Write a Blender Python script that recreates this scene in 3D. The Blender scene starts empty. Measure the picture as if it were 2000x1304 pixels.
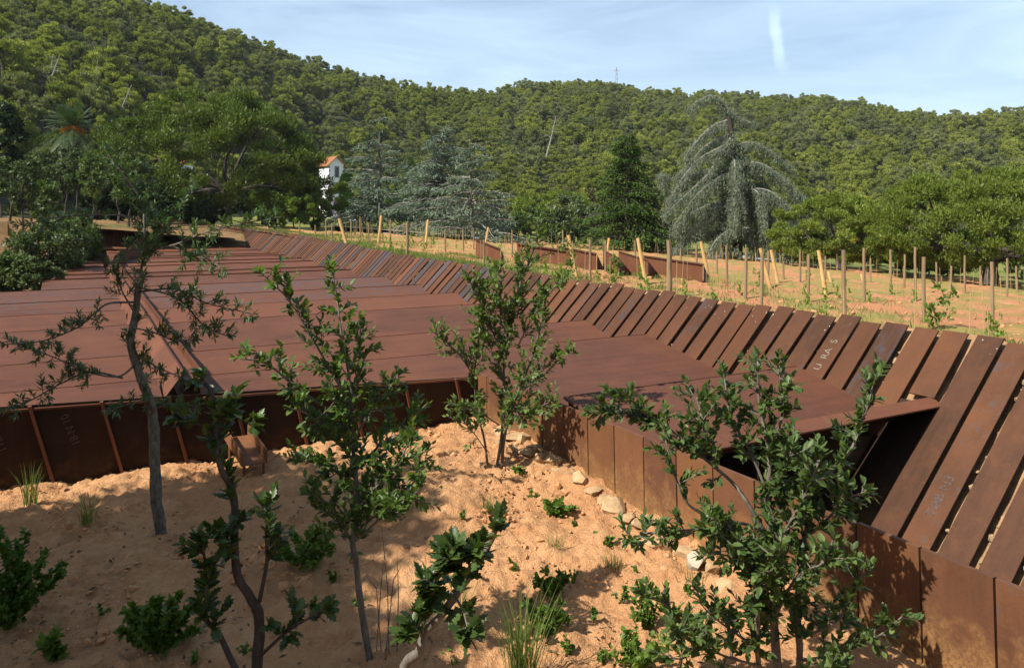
import bpy, math, random
import numpy as np
from mathutils import Matrix, Vector

# ------------------------------------------------------------------ camera, world, sun
F = 1556.0; CX = 1000.0; HY = 410.0            # pixel focal length, centre column and horizon row of the 2000 px photograph
SC = bpy.context.scene
COL = SC.collection
cam = bpy.data.cameras.new('camera'); camo = bpy.data.objects.new('camera', cam); COL.objects.link(camo)
camo.location = (0, 0, 0); camo.rotation_euler = (math.radians(90), 0, 0)
cam.sensor_width = 36.0; cam.lens = F / 2000 * 36.0; cam.shift_y = -(652 - HY) / 2000.0
cam.clip_start = 0.05; cam.clip_end = 5000
SC.camera = camo
SUN_AZ = (-0.85, -0.52); SUN_EL = 47.0          # horizontal direction towards the sun, elevation in degrees
_n = math.hypot(*SUN_AZ); HX, HYY = SUN_AZ[0] / _n, SUN_AZ[1] / _n
_e = math.radians(SUN_EL)
to_sun = Vector((HX * math.cos(_e), HYY * math.cos(_e), math.sin(_e)))
sl = bpy.data.lights.new('sun', 'SUN'); sl.energy = 5.0; sl.angle = math.radians(0.53); sl.color = (1.0, 0.95, 0.86)
slo = bpy.data.objects.new('sun', sl); COL.objects.link(slo)
slo.rotation_euler = to_sun.to_track_quat('Z', 'Y').to_euler()
W = bpy.data.worlds.new('World'); SC.world = W; W.use_nodes = True
nt = W.node_tree; nt.nodes.clear()
def wn(t): return nt.nodes.new(t)
wo = wn('ShaderNodeOutputWorld'); wb = wn('ShaderNodeBackground'); sky = wn('ShaderNodeTexSky')
sky.sky_type = 'NISHITA'; sky.sun_disc = False; sky.sun_elevation = _e; sky.sun_rotation = math.atan2(HX, HYY)
sky.air_density = 1.0; sky.dust_density = 1.3; sky.ozone_density = 1.6; sky.altitude = 100
sc_ = wn('ShaderNodeVectorMath'); sc_.operation = 'SCALE'; sc_.inputs['Scale'].default_value = 0.082
nt.links.new(sky.outputs[0], sc_.inputs[0])
tc = wn('ShaderNodeTexCoord')
mp = wn('ShaderNodeMapping'); mp.inputs['Scale'].default_value = (1.3, 1.6, 9.0); mp.inputs['Rotation'].default_value = (0.0, 0.10, 0.3)
nz = wn('ShaderNodeTexNoise'); nz.inputs['Scale'].default_value = 1.7; nz.inputs['Detail'].default_value = 9; nz.inputs['Roughness'].default_value = 0.62
nz.inputs['Distortion'].default_value = 0.6
nt.links.new(tc.outputs['Generated'], mp.inputs[0]); nt.links.new(mp.outputs[0], nz.inputs['Vector'])
rp = wn('ShaderNodeValToRGB'); rp.color_ramp.elements[0].position = 0.30; rp.color_ramp.elements[1].position = 0.74
rp.color_ramp.elements[0].color = (0.22, 0.22, 0.22, 1); rp.color_ramp.elements[1].color = (0.80, 0.80, 0.80, 1)
nt.links.new(nz.outputs[0], rp.inputs[0])
# a short, dissolving vapour trail standing above the ridge: a thin puff about one direction of the sky
def vm(op, a, b=None):
    n = wn('ShaderNodeVectorMath'); n.operation = op
    for i, v in enumerate((a, b)):
        if v is None: continue
        if hasattr(v, 'is_output'): nt.links.new(v, n.inputs[i])
        else: n.inputs[i].default_value = v
    return n
def mt(op, a, b=None, c=None):
    n = wn('ShaderNodeMath'); n.operation = op
    for i, v in enumerate((a, b, c)):
        if v is None: continue
        if hasattr(v, 'is_output'): nt.links.new(v, n.inputs[i])
        else: n.inputs[i].default_value = v
    return n.outputs[0]
pdir = Vector(((1517 - CX) / F, 1, (HY - 78) / F)).normalized()
pn = wn('ShaderNodeTexNoise'); pn.inputs['Scale'].default_value = 30; pn.inputs['Detail'].default_value = 4
nt.links.new(tc.outputs['Generated'], pn.inputs['Vector'])
dv = vm('SUBTRACT', tc.outputs['Generated'], tuple(pdir)).outputs[0]
px_ = vm('DOT_PRODUCT', dv, (0.95, -0.3, 0.13)).outputs['Value']
px_ = mt('ADD', px_, mt('MULTIPLY', mt('SUBTRACT', pn.outputs[0], 0.5), 0.022))
pz_ = vm('DOT_PRODUCT', dv, (-0.1, 0, 0.99)).outputs['Value']
fx_ = mt('POWER', 2.718, mt('MULTIPLY', mt('POWER', mt('DIVIDE', mt('ABSOLUTE', px_), 0.0062), 4.0), -1.0))
fz_ = mt('POWER', 2.718, mt('MULTIPLY', mt('POWER', mt('DIVIDE', mt('ABSOLUTE', pz_), 0.031), 4.0), -1.0))
puff = mt('MULTIPLY', mt('MULTIPLY', fx_, fz_), 0.42)
sxyz = wn('ShaderNodeSeparateXYZ'); nt.links.new(tc.outputs['Generated'], sxyz.inputs[0])
airmass = mt('MINIMUM', mt('DIVIDE', 0.26, mt('ADD', mt('MAXIMUM', sxyz.outputs[2], 0.0), 0.02)), 1.0)
cf = mt('MINIMUM', mt('MULTIPLY', mt('ADD', rp.outputs[0], puff), airmass), 0.9)
mx = wn('ShaderNodeMix'); mx.data_type = 'RGBA'
mx.inputs['B'].default_value = (0.50, 0.645, 0.79, 1)
nt.links.new(cf, mx.inputs['Factor']); nt.links.new(sc_.outputs[0], mx.inputs['A'])
nt.links.new(mx.outputs['Result'], wb.inputs[0]); wb.inputs[1].default_value = 1.0
nt.links.new(wb.outputs[0], wo.inputs[0])
vs = SC.view_settings; vs.view_transform = 'Standard'; vs.look = 'None'; vs.exposure = 0.80; vs.gamma = 1.0; vs.use_curve_mapping = False
SC.cycles.max_bounces = 6; SC.cycles.transparent_max_bounces = 4; SC.cycles.diffuse_bounces = 2
SC.cycles.sample_clamp_indirect = 4.0

# ------------------------------------------------------------------ coordinates
def at(px, py, d): return np.array(((px - CX) / F * d, d, (HY - py) / F * d))
PHI = math.atan2(0.48, 0.88); CT, ST = math.cos(PHI), math.sin(PHI)
OX, OY = -3.3, 8.65                            # origin of the winery's own frame: u across the roof, s along it
def us(X, Y): return CT * (X - OX) + ST * (Y - OY), -ST * (X - OX) + CT * (Y - OY)
def xy(u, s): return OX + CT * u - ST * s, OY + ST * u + CT * s
rng = np.random.default_rng(7); random.seed(7)
_tab = np.random.default_rng(3).random((256, 256))
def vnoise(x, y):
    x = np.asarray(x, float); y = np.asarray(y, float)
    xi = np.floor(x).astype(int); yi = np.floor(y).astype(int); fx = x - xi; fy = y - yi
    fx = fx * fx * (3 - 2 * fx); fy = fy * fy * (3 - 2 * fy)
    a = _tab[xi & 255, yi & 255]; b = _tab[(xi + 1) & 255, yi & 255]; c = _tab[xi & 255, (yi + 1) & 255]; d = _tab[(xi + 1) & 255, (yi + 1) & 255]
    return (a * (1 - fx) + b * fx) * (1 - fy) + (c * (1 - fx) + d * fx) * fy - 0.5
def fbm(x, y, o=4, g=0.5):
    t = 0; a = 1.0
    for i in range(o):
        t = t + a * vnoise(x * 2 ** i + 17.3 * i, y * 2 ** i + 9.1 * i); a *= g
    return t

# ------------------------------------------------------------------ mesh helpers
class MB:
    def __init__(self): self.V = []; self.Fs = []; self.T = []; self.n = 0
    def add(self, V, Fc, tint=None):
        V = np.asarray(V, float).reshape(-1, 3); Fc = np.asarray(Fc, int)
        self.V.append(V); self.Fs.append(Fc + self.n)
        self.T.append(np.full(len(Fc), 0.5) if tint is None else np.broadcast_to(np.asarray(tint, float), (len(Fc),)))
        self.n += len(V); return self
    def mesh(self, name, off=(0, 0, 0), smooth=False):
        V = np.concatenate(self.V) - np.asarray(off, float)
        loops = np.concatenate([f.ravel() for f in self.Fs]); cnt = np.concatenate([np.full(len(f), f.shape[1]) for f in self.Fs])
        st = np.concatenate(([0], np.cumsum(cnt)[:-1]))
        me = bpy.data.meshes.new(name)
        me.vertices.add(len(V)); me.vertices.foreach_set('co', V.ravel())
        me.loops.add(len(loops)); me.loops.foreach_set('vertex_index', loops.astype(np.int32))
        me.polygons.add(len(cnt)); me.polygons.foreach_set('loop_start', st.astype(np.int32))
        me.update(calc_edges=True)
        me.polygons.foreach_set('use_smooth', np.full(len(cnt), bool(smooth)))
        at_ = me.attributes.new('tint', 'FLOAT', 'FACE'); at_.data.foreach_set('value', np.concatenate(self.T).astype(np.float32))
        me.update(); return me
BOXF = np.array([[0, 3, 2, 1], [4, 5, 6, 7], [0, 1, 5, 4], [1, 2, 6, 5], [2, 3, 7, 6], [3, 0, 4, 7]])
def box(mb, x0, x1, y0, y1, z0, z1, tint=None):
    return mb.add([(x0, y0, z0), (x1, y0, z0), (x1, y1, z0), (x0, y1, z0), (x0, y0, z1), (x1, y0, z1), (x1, y1, z1), (x0, y1, z1)], BOXF, tint)
def hexa(mb, bottom4, top4, tint=None): return mb.add(list(bottom4) + list(top4), BOXF, tint)
def prism(mb, top, down, tint=None):
    n = len(top); T = np.asarray(top, float); B = T + np.asarray(down, float)
    mb.add(np.vstack((T, B)), [list(range(n))], tint); mb.n -= 2 * n
    mb.V.pop(); base = mb.n; mb.V.append(np.vstack((T, B))); mb.n += 2 * n
    mb.Fs.append(np.array([[base + 2 * n - 1 - i for i in range(n)]])); mb.T.append(np.array([0.5]))
    q = np.array([[base + (i + 1) % n, base + i, base + n + i, base + n + (i + 1) % n] for i in range(n)]); mb.Fs.append(q); mb.T.append(np.full(n, 0.5))
    return mb
def tube(mb, P, R, sides=6, cap=True, tint=None, wob=0.0):
    P = np.asarray(P, float); R = np.broadcast_to(np.asarray(R, float), (len(P),))
    T = np.gradient(P, axis=0); T /= np.linalg.norm(T, axis=1)[:, None] + 1e-9
    ref = np.array([0.31, 0.87, 0.38]); V = []
    th = np.arange(sides) * 2 * math.pi / sides
    for i in range(len(P)):
        a = np.cross(T[i], ref); a /= np.linalg.norm(a) + 1e-9; b = np.cross(T[i], a)
        r = R[i] * (1 + wob * (rng.random(sides) - 0.5)) if wob else np.full(sides, R[i])
        V.append(P[i] + (np.cos(th) * r)[:, None] * a + (np.sin(th) * r)[:, None] * b)
    V = np.concatenate(V); n = len(P); f = []
    i = np.arange(n - 1)[:, None]; j = np.arange(sides)[None, :]; k = (j + 1) % sides
    f = np.stack((i * sides + j, i * sides + k, (i + 1) * sides + k, (i + 1) * sides + j), -1).reshape(-1, 4)
    mb.add(V, f, tint)
    if cap:
        mb.Fs.append(np.array([[mb.n - sides + q for q in range(sides)]])); mb.T.append(np.array([0.5]))
        mb.Fs.append(np.array([[mb.n - len(V) + sides - 1 - q for q in range(sides)]])); mb.T.append(np.array([0.5]))
    return mb
def crv(P, n=5):
    P = np.asarray(P, float)
    if len(P) < 3: return np.array([P[0] + (P[1] - P[0]) * t for t in np.linspace(0, 1, n + 1)])
    Q = np.vstack((2 * P[0] - P[1], P, 2 * P[-1] - P[-2])); out = []
    for i in range(1, len(Q) - 2):
        for t in np.linspace(0, 1, n, endpoint=False):
            p0, p1, p2, p3 = Q[i - 1:i + 3]
            out.append(0.5 * (2 * p1 + (p2 - p0) * t + (2 * p0 - 5 * p1 + 4 * p2 - p3) * t * t + (3 * p1 - p0 - 3 * p2 + p3) * t ** 3))
    out.append(P[-1]); return np.array(out)
def unit(v): v = np.asarray(v, float); return v / (np.linalg.norm(v, axis=-1, keepdims=True) + 1e-9)
LEAFQ = np.array([(0, 0, 0), (0.5, -0.5, 0), (1, 0, 0), (0.5, 0.5, 0)])
def scatter_leaves(mb, pos, d, nrm, L, Wd, tint, tmpl=LEAFQ, faces=np.array([[0, 1, 2, 3]])):
    pos = np.asarray(pos, float); N = len(pos)
    if N == 0: return
    d = unit(d); side = unit(np.cross(nrm, d)); nr = np.cross(d, side)
    L = np.broadcast_to(L, (N,))[:, None, None]; Wd = np.broadcast_to(Wd, (N,))[:, None, None]
    t = tmpl[None]
    V = pos[:, None] + t[..., 0:1] * L * d[:, None] + t[..., 1:2] * Wd * side[:, None] + t[..., 2:3] * L * nr[:, None]
    K = len(tmpl); Fc = (faces[None] + (np.arange(N) * K)[:, None, None]).reshape(-1, faces.shape[1])
    mb.add(V.reshape(-1, 3), Fc, np.repeat(np.broadcast_to(tint, (N,)), len(faces)))
def rv(r, n): return unit(r.normal(size=(n, 3)))
def clumps(mb, r, C, R, n, L, Wd, up=0.4, shell=0.55, flat=1.0, ts=0.18, align=0.6):
    """leaf sprays filling rounded clumps: C centres, R radii, n sprays each"""
    C = np.asarray(C, float); R = np.broadcast_to(np.asarray(R, float), (len(C),))
    N = len(C) * n
    D = rv(r, N); rad = (shell + (1 - shell) * r.random(N)) * np.repeat(R, n)
    off = D * rad[:, None]; off[:, 2] *= flat
    pos = np.repeat(C, n, 0) + off
    dirs = unit(D * align + rv(r, N) * 0.7 + np.array([0, 0, up]))
    nrm = unit(D * 0.5 + rv(r, N) * 0.8 + np.array([0, 0, 0.3]))
    ct = np.clip(0.5 + r.normal(0, ts, len(C)), 0, 1)
    tint = np.clip(np.repeat(ct, n) + r.normal(0, 0.13, N), 0, 1)
    s = r.uniform(0.7, 1.3, N)
    scatter_leaves(mb, pos - dirs * (L * s * 0.5)[:, None], dirs, nrm, L * s, Wd * s, tint)

# ------------------------------------------------------------------ materials
def mat(name):
    m = bpy.data.materials.new(name); m.use_nodes = True; t = m.node_tree; t.nodes.clear(); return m, t
class NT:
    def __init__(s, t): s.t = t
    def n(s, k, **kw):
        x = s.t.nodes.new(k)
        for a, b in kw.items(): setattr(x, a, b)
        return x
    def l(s, a, b): s.t.links.new(a, b)
    def m(s, op, a, b=None, c=None, clamp=False):
        x = s.n('ShaderNodeMath', operation=op, use_clamp=clamp)
        for i, v in enumerate((a, b, c)):
            if v is None: continue
            if hasattr(v, 'is_output'): s.l(v, x.inputs[i])
            else: x.inputs[i].default_value = v
        return x.outputs[0]
    def mix(s, f, a, b, bt='MIX'):
        x = s.n('ShaderNodeMix', data_type='RGBA', blend_type=bt)
        for k, v in (('Factor', f), ('A', a), ('B', b)):
            if hasattr(v, 'is_output'): s.l(v, x.inputs[k])
            else: x.inputs[k].default_value = v if k == 'Factor' else (*v, 1)
        return x.outputs['Result']
    def noise(s, vec, scale, det=4, rough=0.55, dist=0.0):
        x = s.n('ShaderNodeTexNoise'); x.inputs['Scale'].default_value = scale; x.inputs['Detail'].default_value = det
        x.inputs['Roughness'].default_value = rough; x.inputs['Distortion'].default_value = dist
        if vec is not None: s.l(vec, x.inputs['Vector'])
        return x.outputs[0]
    def ramp(s, v, p0, p1):
        x = s.n('ShaderNodeMapRange'); x.inputs[1].default_value = p0; x.inputs[2].default_value = p1; s.l(v, x.inputs[0]); return x.outputs[0]
    def mapv(s, vec, scale, loc=None, rot=(0, 0, 0)):
        x = s.n('ShaderNodeMapping'); x.inputs['Scale'].default_value = scale; x.inputs['Rotation'].default_value = rot
        s.l(vec, x.inputs[0])
        if loc is not None: s.l(loc, x.inputs['Location'])
        return x.outputs[0]
    def out(s, color, rough=0.7, bump=None, bstr=0.3, bdist=0.02, spec=0.5, metal=0.0):
        p = s.n('ShaderNodeBsdfPrincipled'); o = s.n('ShaderNodeOutputMaterial')
        for k, v in (('Base Color', color), ('Roughness', rough)):
            if hasattr(v, 'is_output'): s.l(v, p.inputs[k])
            else: p.inputs[k].default_value = (*v, 1) if k == 'Base Color' else v
        p.inputs['Specular IOR Level'].default_value = spec; p.inputs['Metallic'].default_value = metal
        if bump is not None:
            b = s.n('ShaderNodeBump'); b.inputs['Strength'].default_value = bstr; b.inputs['Distance'].default_value = bdist
            s.l(bump, b.inputs['Height']); s.l(b.outputs[0], p.inputs['Normal'])
        s.l(p.outputs[0], o.inputs[0]); return p
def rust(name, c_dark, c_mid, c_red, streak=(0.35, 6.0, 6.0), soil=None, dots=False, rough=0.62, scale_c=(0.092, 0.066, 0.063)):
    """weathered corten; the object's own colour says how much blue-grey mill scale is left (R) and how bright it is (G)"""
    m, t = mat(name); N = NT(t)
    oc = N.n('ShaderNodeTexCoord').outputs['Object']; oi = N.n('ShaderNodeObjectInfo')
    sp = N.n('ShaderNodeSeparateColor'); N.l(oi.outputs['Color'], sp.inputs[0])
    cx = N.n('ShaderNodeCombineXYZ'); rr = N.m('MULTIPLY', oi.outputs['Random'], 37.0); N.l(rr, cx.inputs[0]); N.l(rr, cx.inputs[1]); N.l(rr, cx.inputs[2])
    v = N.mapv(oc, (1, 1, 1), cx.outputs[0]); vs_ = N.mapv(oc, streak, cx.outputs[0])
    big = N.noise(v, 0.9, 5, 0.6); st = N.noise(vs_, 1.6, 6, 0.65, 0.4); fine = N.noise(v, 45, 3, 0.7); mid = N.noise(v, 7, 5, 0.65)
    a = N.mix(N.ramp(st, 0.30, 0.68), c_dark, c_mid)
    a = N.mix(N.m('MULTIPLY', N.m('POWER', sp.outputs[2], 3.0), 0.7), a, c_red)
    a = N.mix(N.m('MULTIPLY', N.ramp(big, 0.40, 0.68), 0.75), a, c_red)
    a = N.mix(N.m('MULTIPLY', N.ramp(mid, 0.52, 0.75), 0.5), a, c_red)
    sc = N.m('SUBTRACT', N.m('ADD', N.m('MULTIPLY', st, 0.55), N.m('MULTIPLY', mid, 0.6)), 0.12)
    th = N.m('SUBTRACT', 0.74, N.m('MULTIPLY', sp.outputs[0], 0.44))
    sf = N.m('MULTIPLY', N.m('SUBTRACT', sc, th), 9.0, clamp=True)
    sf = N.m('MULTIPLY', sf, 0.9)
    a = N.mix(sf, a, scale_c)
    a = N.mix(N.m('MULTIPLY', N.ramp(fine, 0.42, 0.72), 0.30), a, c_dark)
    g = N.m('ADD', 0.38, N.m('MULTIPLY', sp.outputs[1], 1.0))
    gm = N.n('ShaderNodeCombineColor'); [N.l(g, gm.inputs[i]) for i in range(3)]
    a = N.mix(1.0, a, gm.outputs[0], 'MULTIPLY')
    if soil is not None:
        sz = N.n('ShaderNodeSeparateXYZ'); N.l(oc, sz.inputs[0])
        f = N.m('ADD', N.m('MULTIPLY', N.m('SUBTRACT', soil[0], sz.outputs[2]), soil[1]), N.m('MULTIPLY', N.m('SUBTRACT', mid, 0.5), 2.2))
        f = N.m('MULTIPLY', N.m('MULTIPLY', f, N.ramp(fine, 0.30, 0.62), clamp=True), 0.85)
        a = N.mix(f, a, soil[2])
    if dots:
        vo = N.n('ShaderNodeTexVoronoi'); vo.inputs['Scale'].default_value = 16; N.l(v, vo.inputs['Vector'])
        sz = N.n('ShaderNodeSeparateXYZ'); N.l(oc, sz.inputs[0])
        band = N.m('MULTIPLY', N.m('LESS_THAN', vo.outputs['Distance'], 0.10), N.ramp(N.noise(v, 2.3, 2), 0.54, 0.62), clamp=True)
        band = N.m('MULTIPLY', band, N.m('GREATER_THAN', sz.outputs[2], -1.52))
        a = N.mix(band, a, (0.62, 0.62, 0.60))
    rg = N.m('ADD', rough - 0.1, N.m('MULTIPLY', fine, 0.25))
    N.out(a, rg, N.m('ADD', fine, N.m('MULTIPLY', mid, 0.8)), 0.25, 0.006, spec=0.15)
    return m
def leafmat(name, c0, c1, trans=0.3, gloss=0.0, tcol=None, rough=0.4):
    m, t = mat(name); N = NT(t)
    ti = N.n('ShaderNodeAttribute', attribute_name='tint').outputs['Fac']; oi = N.n('ShaderNodeObjectInfo')
    f = N.m('ADD', N.m('MULTIPLY', ti, 0.65), N.m('MULTIPLY', oi.outputs['Random'], 0.45), clamp=True)
    c = N.mix(f, c0, c1)
    o = N.n('ShaderNodeOutputMaterial'); d = N.n('ShaderNodeBsdfPrincipled'); tr = N.n('ShaderNodeBsdfTranslucent'); mxs = N.n('ShaderNodeMixShader')
    N.l(c, d.inputs['Base Color']); d.inputs['Roughness'].default_value = rough; d.inputs['Specular IOR Level'].default_value = gloss
    tc2 = N.mix(1.0, c, tcol or (1.3, 1.5, 0.5), 'MULTIPLY'); N.l(tc2, tr.inputs[0])
    mxs.inputs[0].default_value = trans; N.l(d.outputs[0], mxs.inputs[1]); N.l(tr.outputs[0], mxs.inputs[2]); N.l(mxs.outputs[0], o.inputs[0])
    return m
def plain(name, c0, c1, scale=8, rough=0.8, stretch=(1, 1, 1), bstr=0.4, bdist=0.02, spec=0.3, det=5):
    m, t = mat(name); N = NT(t)
    oc = N.n('ShaderNodeTexCoord').outputs['Object']; oi = N.n('ShaderNodeObjectInfo')
    cx = N.n('ShaderNodeCombineXYZ'); rr = N.m('MULTIPLY', oi.outputs['Random'], 23.0); N.l(rr, cx.inputs[0]); N.l(rr, cx.inputs[2])
    v = N.mapv(oc, stretch, cx.outputs[0]); n1 = N.noise(v, scale, det, 0.62)
    c = N.mix(N.ramp(n1, 0.3, 0.7), c0, c1)
    N.out(c, rough, n1, bstr, bdist, spec); return m
def soilmat(name, c0, c1, c2, grassy=None):
    m, t = mat(name); N = NT(t)
    oc = N.n('ShaderNodeTexCoord').outputs['Object']
    a = N.noise(oc, 0.7, 5, 0.6); b = N.noise(oc, 5, 6, 0.65); f = N.noise(oc, 38, 4, 0.7); h = N.noise(oc, 120, 2, 0.6)
    c = N.mix(N.ramp(a, 0.35, 0.68), c0, c1)
    c = N.mix(N.m('MULTIPLY', N.ramp(b, 0.42, 0.68), 0.8), c, c2)
    c = N.mix(N.m('MULTIPLY', N.ramp(f, 0.5, 0.72), 0.35), c, tuple(x * 1.35 for x in c1))
    vo = N.n('ShaderNodeTexVoronoi'); vo.inputs['Scale'].default_value = 22; N.l(oc, vo.inputs['Vector'])
    peb = N.m('MULTIPLY', N.m('LESS_THAN', vo.outputs['Distance'], 0.16), N.m('GREATER_THAN', N.noise(oc, 9, 2), 0.60))
    c = N.mix(N.m('MULTIPLY', peb, 0.7), c, (0.55, 0.45, 0.36))
    if grassy:
        gn = N.noise(oc, grassy[0], 6, 0.7, 0.4); c = N.mix(N.m('MULTIPLY', N.ramp(gn, grassy[1], grassy[1] + 0.12), grassy[3]), c, grassy[2])
    hgt = N.m('ADD', N.m('ADD', N.m('MULTIPLY', b, 1.6), f), N.m('MULTIPLY', h, 0.4))
    N.out(c, 0.95, hgt, 0.9, 0.035, spec=0.1); return m
M = {}
M['roof'] = rust('roof_steel', (0.076, 0.031, 0.0185), (0.116, 0.046, 0.026), (0.158, 0.060, 0.030), streak=(0.30, 5.0, 5.0))
M['plank'] = rust('plank_steel', (0.050, 0.0235, 0.0135), (0.080, 0.035, 0.018), (0.138, 0.053, 0.021), streak=(1.4, 9.0, 1.4), dots=True, rough=0.55, scale_c=(0.052, 0.054, 0.062))
M['wall'] = rust('wall_steel', (0.075, 0.034, 0.020), (0.115, 0.052, 0.028), (0.175, 0.076, 0.032), streak=(6.0, 6.0, 0.7), soil=(-2.22, 2.8, (0.30, 0.165, 0.062)))
M['fwall'] = rust('shade_dark_steel', (0.014, 0.008, 0.006), (0.024, 0.013, 0.009), (0.052, 0.025, 0.013), streak=(6.0, 6.0, 0.7), soil=(-2.45, 1.6, (0.10, 0.055, 0.022)))  # near-black copy of the wall steel: shade put into the colour
M['screen'] = rust('screen_steel', (0.10, 0.040, 0.024), (0.155, 0.058, 0.032), (0.20, 0.085, 0.042), streak=(9.0, 9.0, 0.5))
M['soil'] = soilmat('garden_soil', (0.46, 0.235, 0.105), (0.56, 0.312, 0.150), (0.40, 0.186, 0.080))
M['vsoil'] = soilmat('vineyard_soil', (0.43, 0.190, 0.090), (0.47, 0.230, 0.115), (0.36, 0.155, 0.072), grassy=(0.55, 0.44, (0.20, 0.205, 0.055), 0.8))
M['slope'] = soilmat('slope_soil', (0.20, 0.110, 0.052), (0.26, 0.145, 0.068), (0.12, 0.095, 0.04), grassy=(0.25, 0.50, (0.09, 0.11, 0.03), 0.8))
M['floor'] = plain('forest_floor', (0.030, 0.040, 0.014), (0.060, 0.058, 0.024), 0.12)
M['rock'] = plain('rock', (0.27, 0.165, 0.08), (0.44, 0.30, 0.16), 9, 0.9, bstr=0.6)
M['rockbank'] = plain('bank_stone', (0.15, 0.085, 0.042), (0.34, 0.20, 0.10), 5, 0.95, bstr=0.8, bdist=0.05)
M['palestone'] = plain('pale_stone', (0.30, 0.25, 0.18), (0.45, 0.38, 0.29), 9, 0.9, bstr=0.6)
M['rubble'] = plain('rubble', (0.20, 0.12, 0.06), (0.40, 0.27, 0.15), 6, 0.95, bstr=0.6)
M['clod'] = plain('soil_clod', (0.43, 0.20, 0.085), (0.52, 0.27, 0.12), 20, 0.95, bstr=0.8)
M['bark'] = plain('grey_bark', (0.065, 0.055, 0.042), (0.185, 0.16, 0.13), 30, 0.9, (1, 1, 0.35), 0.8, 0.01)
M['cork'] = plain('cork_bark', (0.045, 0.040, 0.031), (0.19, 0.172, 0.13), 34, 0.95, (1, 1, 0.5), 1.0, 0.02)
M['darkbark'] = plain('dark_bark', (0.028, 0.022, 0.018), (0.075, 0.058, 0.045), 26, 0.9, (1, 1, 0.4), 0.9, 0.01)
M['pinebark'] = plain('pine_bark', (0.030, 0.023, 0.018), (0.13, 0.105, 0.085), 5, 0.95, (1, 1, 0.35), 1.0, 0.06)
M['palebark'] = plain('pale_dead_wood', (0.17, 0.155, 0.13), (0.30, 0.28, 0.25), 6, 0.9)
M['post'] = plain('weathered_post', (0.16, 0.105, 0.055), (0.27, 0.19, 0.105), 14, 0.85, (1, 1, 0.08), 0.5, 0.01)
M['newpost'] = plain('fresh_pine_post', (0.43, 0.25, 0.085), (0.60, 0.385, 0.16), 10, 0.75, (1, 1, 0.10), 0.4, 0.01)
M['cane'] = plain('dry_cane', (0.30, 0.20, 0.09), (0.44, 0.31, 0.15), 6, 0.7)
M['oak'] = leafmat('holm_oak_leaf', (0.030, 0.060, 0.015), (0.160, 0.220, 0.062), 0.34, 0.28, rough=0.46)
M['oakb'] = leafmat('bright_oak_leaf', (0.034, 0.072, 0.016), (0.155, 0.220, 0.050), 0.34, 0.28, rough=0.46)
M['narrow'] = leafmat('narrow_oak_leaf', (0.030, 0.068, 0.024), (0.120, 0.185, 0.065), 0.25, 0.4, rough=0.42)
M['holly'] = leafmat('spiny_leaf', (0.018, 0.040, 0.010), (0.075, 0.115, 0.026), 0.25, 0.35, rough=0.40)
M['weed'] = leafmat('weed_leaf', (0.045, 0.095, 0.012), (0.13, 0.20, 0.035), 0.35, 0.2)
M['grass'] = leafmat('grass_blade', (0.07, 0.11, 0.025), (0.20, 0.235, 0.07), 0.35, 0.1)
M['pine'] = leafmat('stone_pine_needle', (0.055, 0.085, 0.013), (0.205, 0.245, 0.042), 0.30, 0.1)
M['pinedark'] = leafmat('old_stone_pine_needle', (0.026, 0.048, 0.009), (0.105, 0.140, 0.025), 0.25, 0.1)
M['pine2'] = leafmat('hill_pine_needle', (0.075, 0.095, 0.020), (0.300, 0.315, 0.066), 0.30, 0.05)
M['pine3'] = leafmat('grey_hill_pine_needle', (0.080, 0.094, 0.040), (0.245, 0.255, 0.105), 0.30, 0.05)
M['oakhill'] = leafmat('hill_oak_leaf', (0.055, 0.074, 0.026), (0.165, 0.185, 0.068), 0.25, 0.05)
M['cedar'] = leafmat('blue_cedar_needle', (0.062, 0.092, 0.058), (0.185, 0.230, 0.160), 0.2, 0.05, (1.1, 1.2, 0.9))
M['gcedar'] = leafmat('green_cedar_needle', (0.030, 0.062, 0.012), (0.115, 0.165, 0.038), 0.22, 0.05)
M['wcedar'] = leafmat('weeping_cedar_needle', (0.060, 0.082, 0.050), (0.180, 0.212, 0.140), 0.2, 0.05, (1.1, 1.2, 0.9))
M['olive'] = leafmat('grey_green_leaf', (0.040, 0.062, 0.024), (0.110, 0.140, 0.060), 0.22, 0.1)
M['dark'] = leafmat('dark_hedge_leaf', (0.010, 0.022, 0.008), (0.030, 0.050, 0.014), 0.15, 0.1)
M['bush'] = leafmat('bush_leaf', (0.032, 0.060, 0.016), (0.105, 0.145, 0.045), 0.25, 0.15)
M['bright'] = leafmat('bright_shrub_leaf', (0.05, 0.095, 0.012), (0.15, 0.21, 0.035), 0.3, 0.15)
M['cypress'] = leafmat('cypress_leaf', (0.030, 0.075, 0.010), (0.07, 0.14, 0.02), 0.2, 0.05)
M['yellow'] = leafmat('golden_conifer', (0.20, 0.20, 0.02), (0.36, 0.33, 0.04), 0.25, 0.05)
M['palm'] = leafmat('palm_leaf', (0.030, 0.060, 0.018), (0.105, 0.145, 0.055), 0.2, 0.3)
M['orange'] = leafmat('palm_fruit', (0.35, 0.12, 0.015), (0.55, 0.24, 0.03), 0.1, 0.1, (1, 1, 1))
M['purple'] = leafmat('purple_bract', (0.17, 0.02, 0.20), (0.33, 0.05, 0.36), 0.25, 0.05, (1, 1, 1))
M['red'] = leafmat('poppy_petal', (0.60, 0.03, 0.01), (0.80, 0.07, 0.02), 0.3, 0.05, (1, 1, 1))
M['litter'] = leafmat('dry_leaf', (0.035, 0.022, 0.012), (0.20, 0.13, 0.065), 0.1, 0.05, (1, 1, 1))
M['vine'] = leafmat('vine_leaf', (0.09, 0.17, 0.02), (0.21, 0.30, 0.05), 0.35, 0.15)
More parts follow.
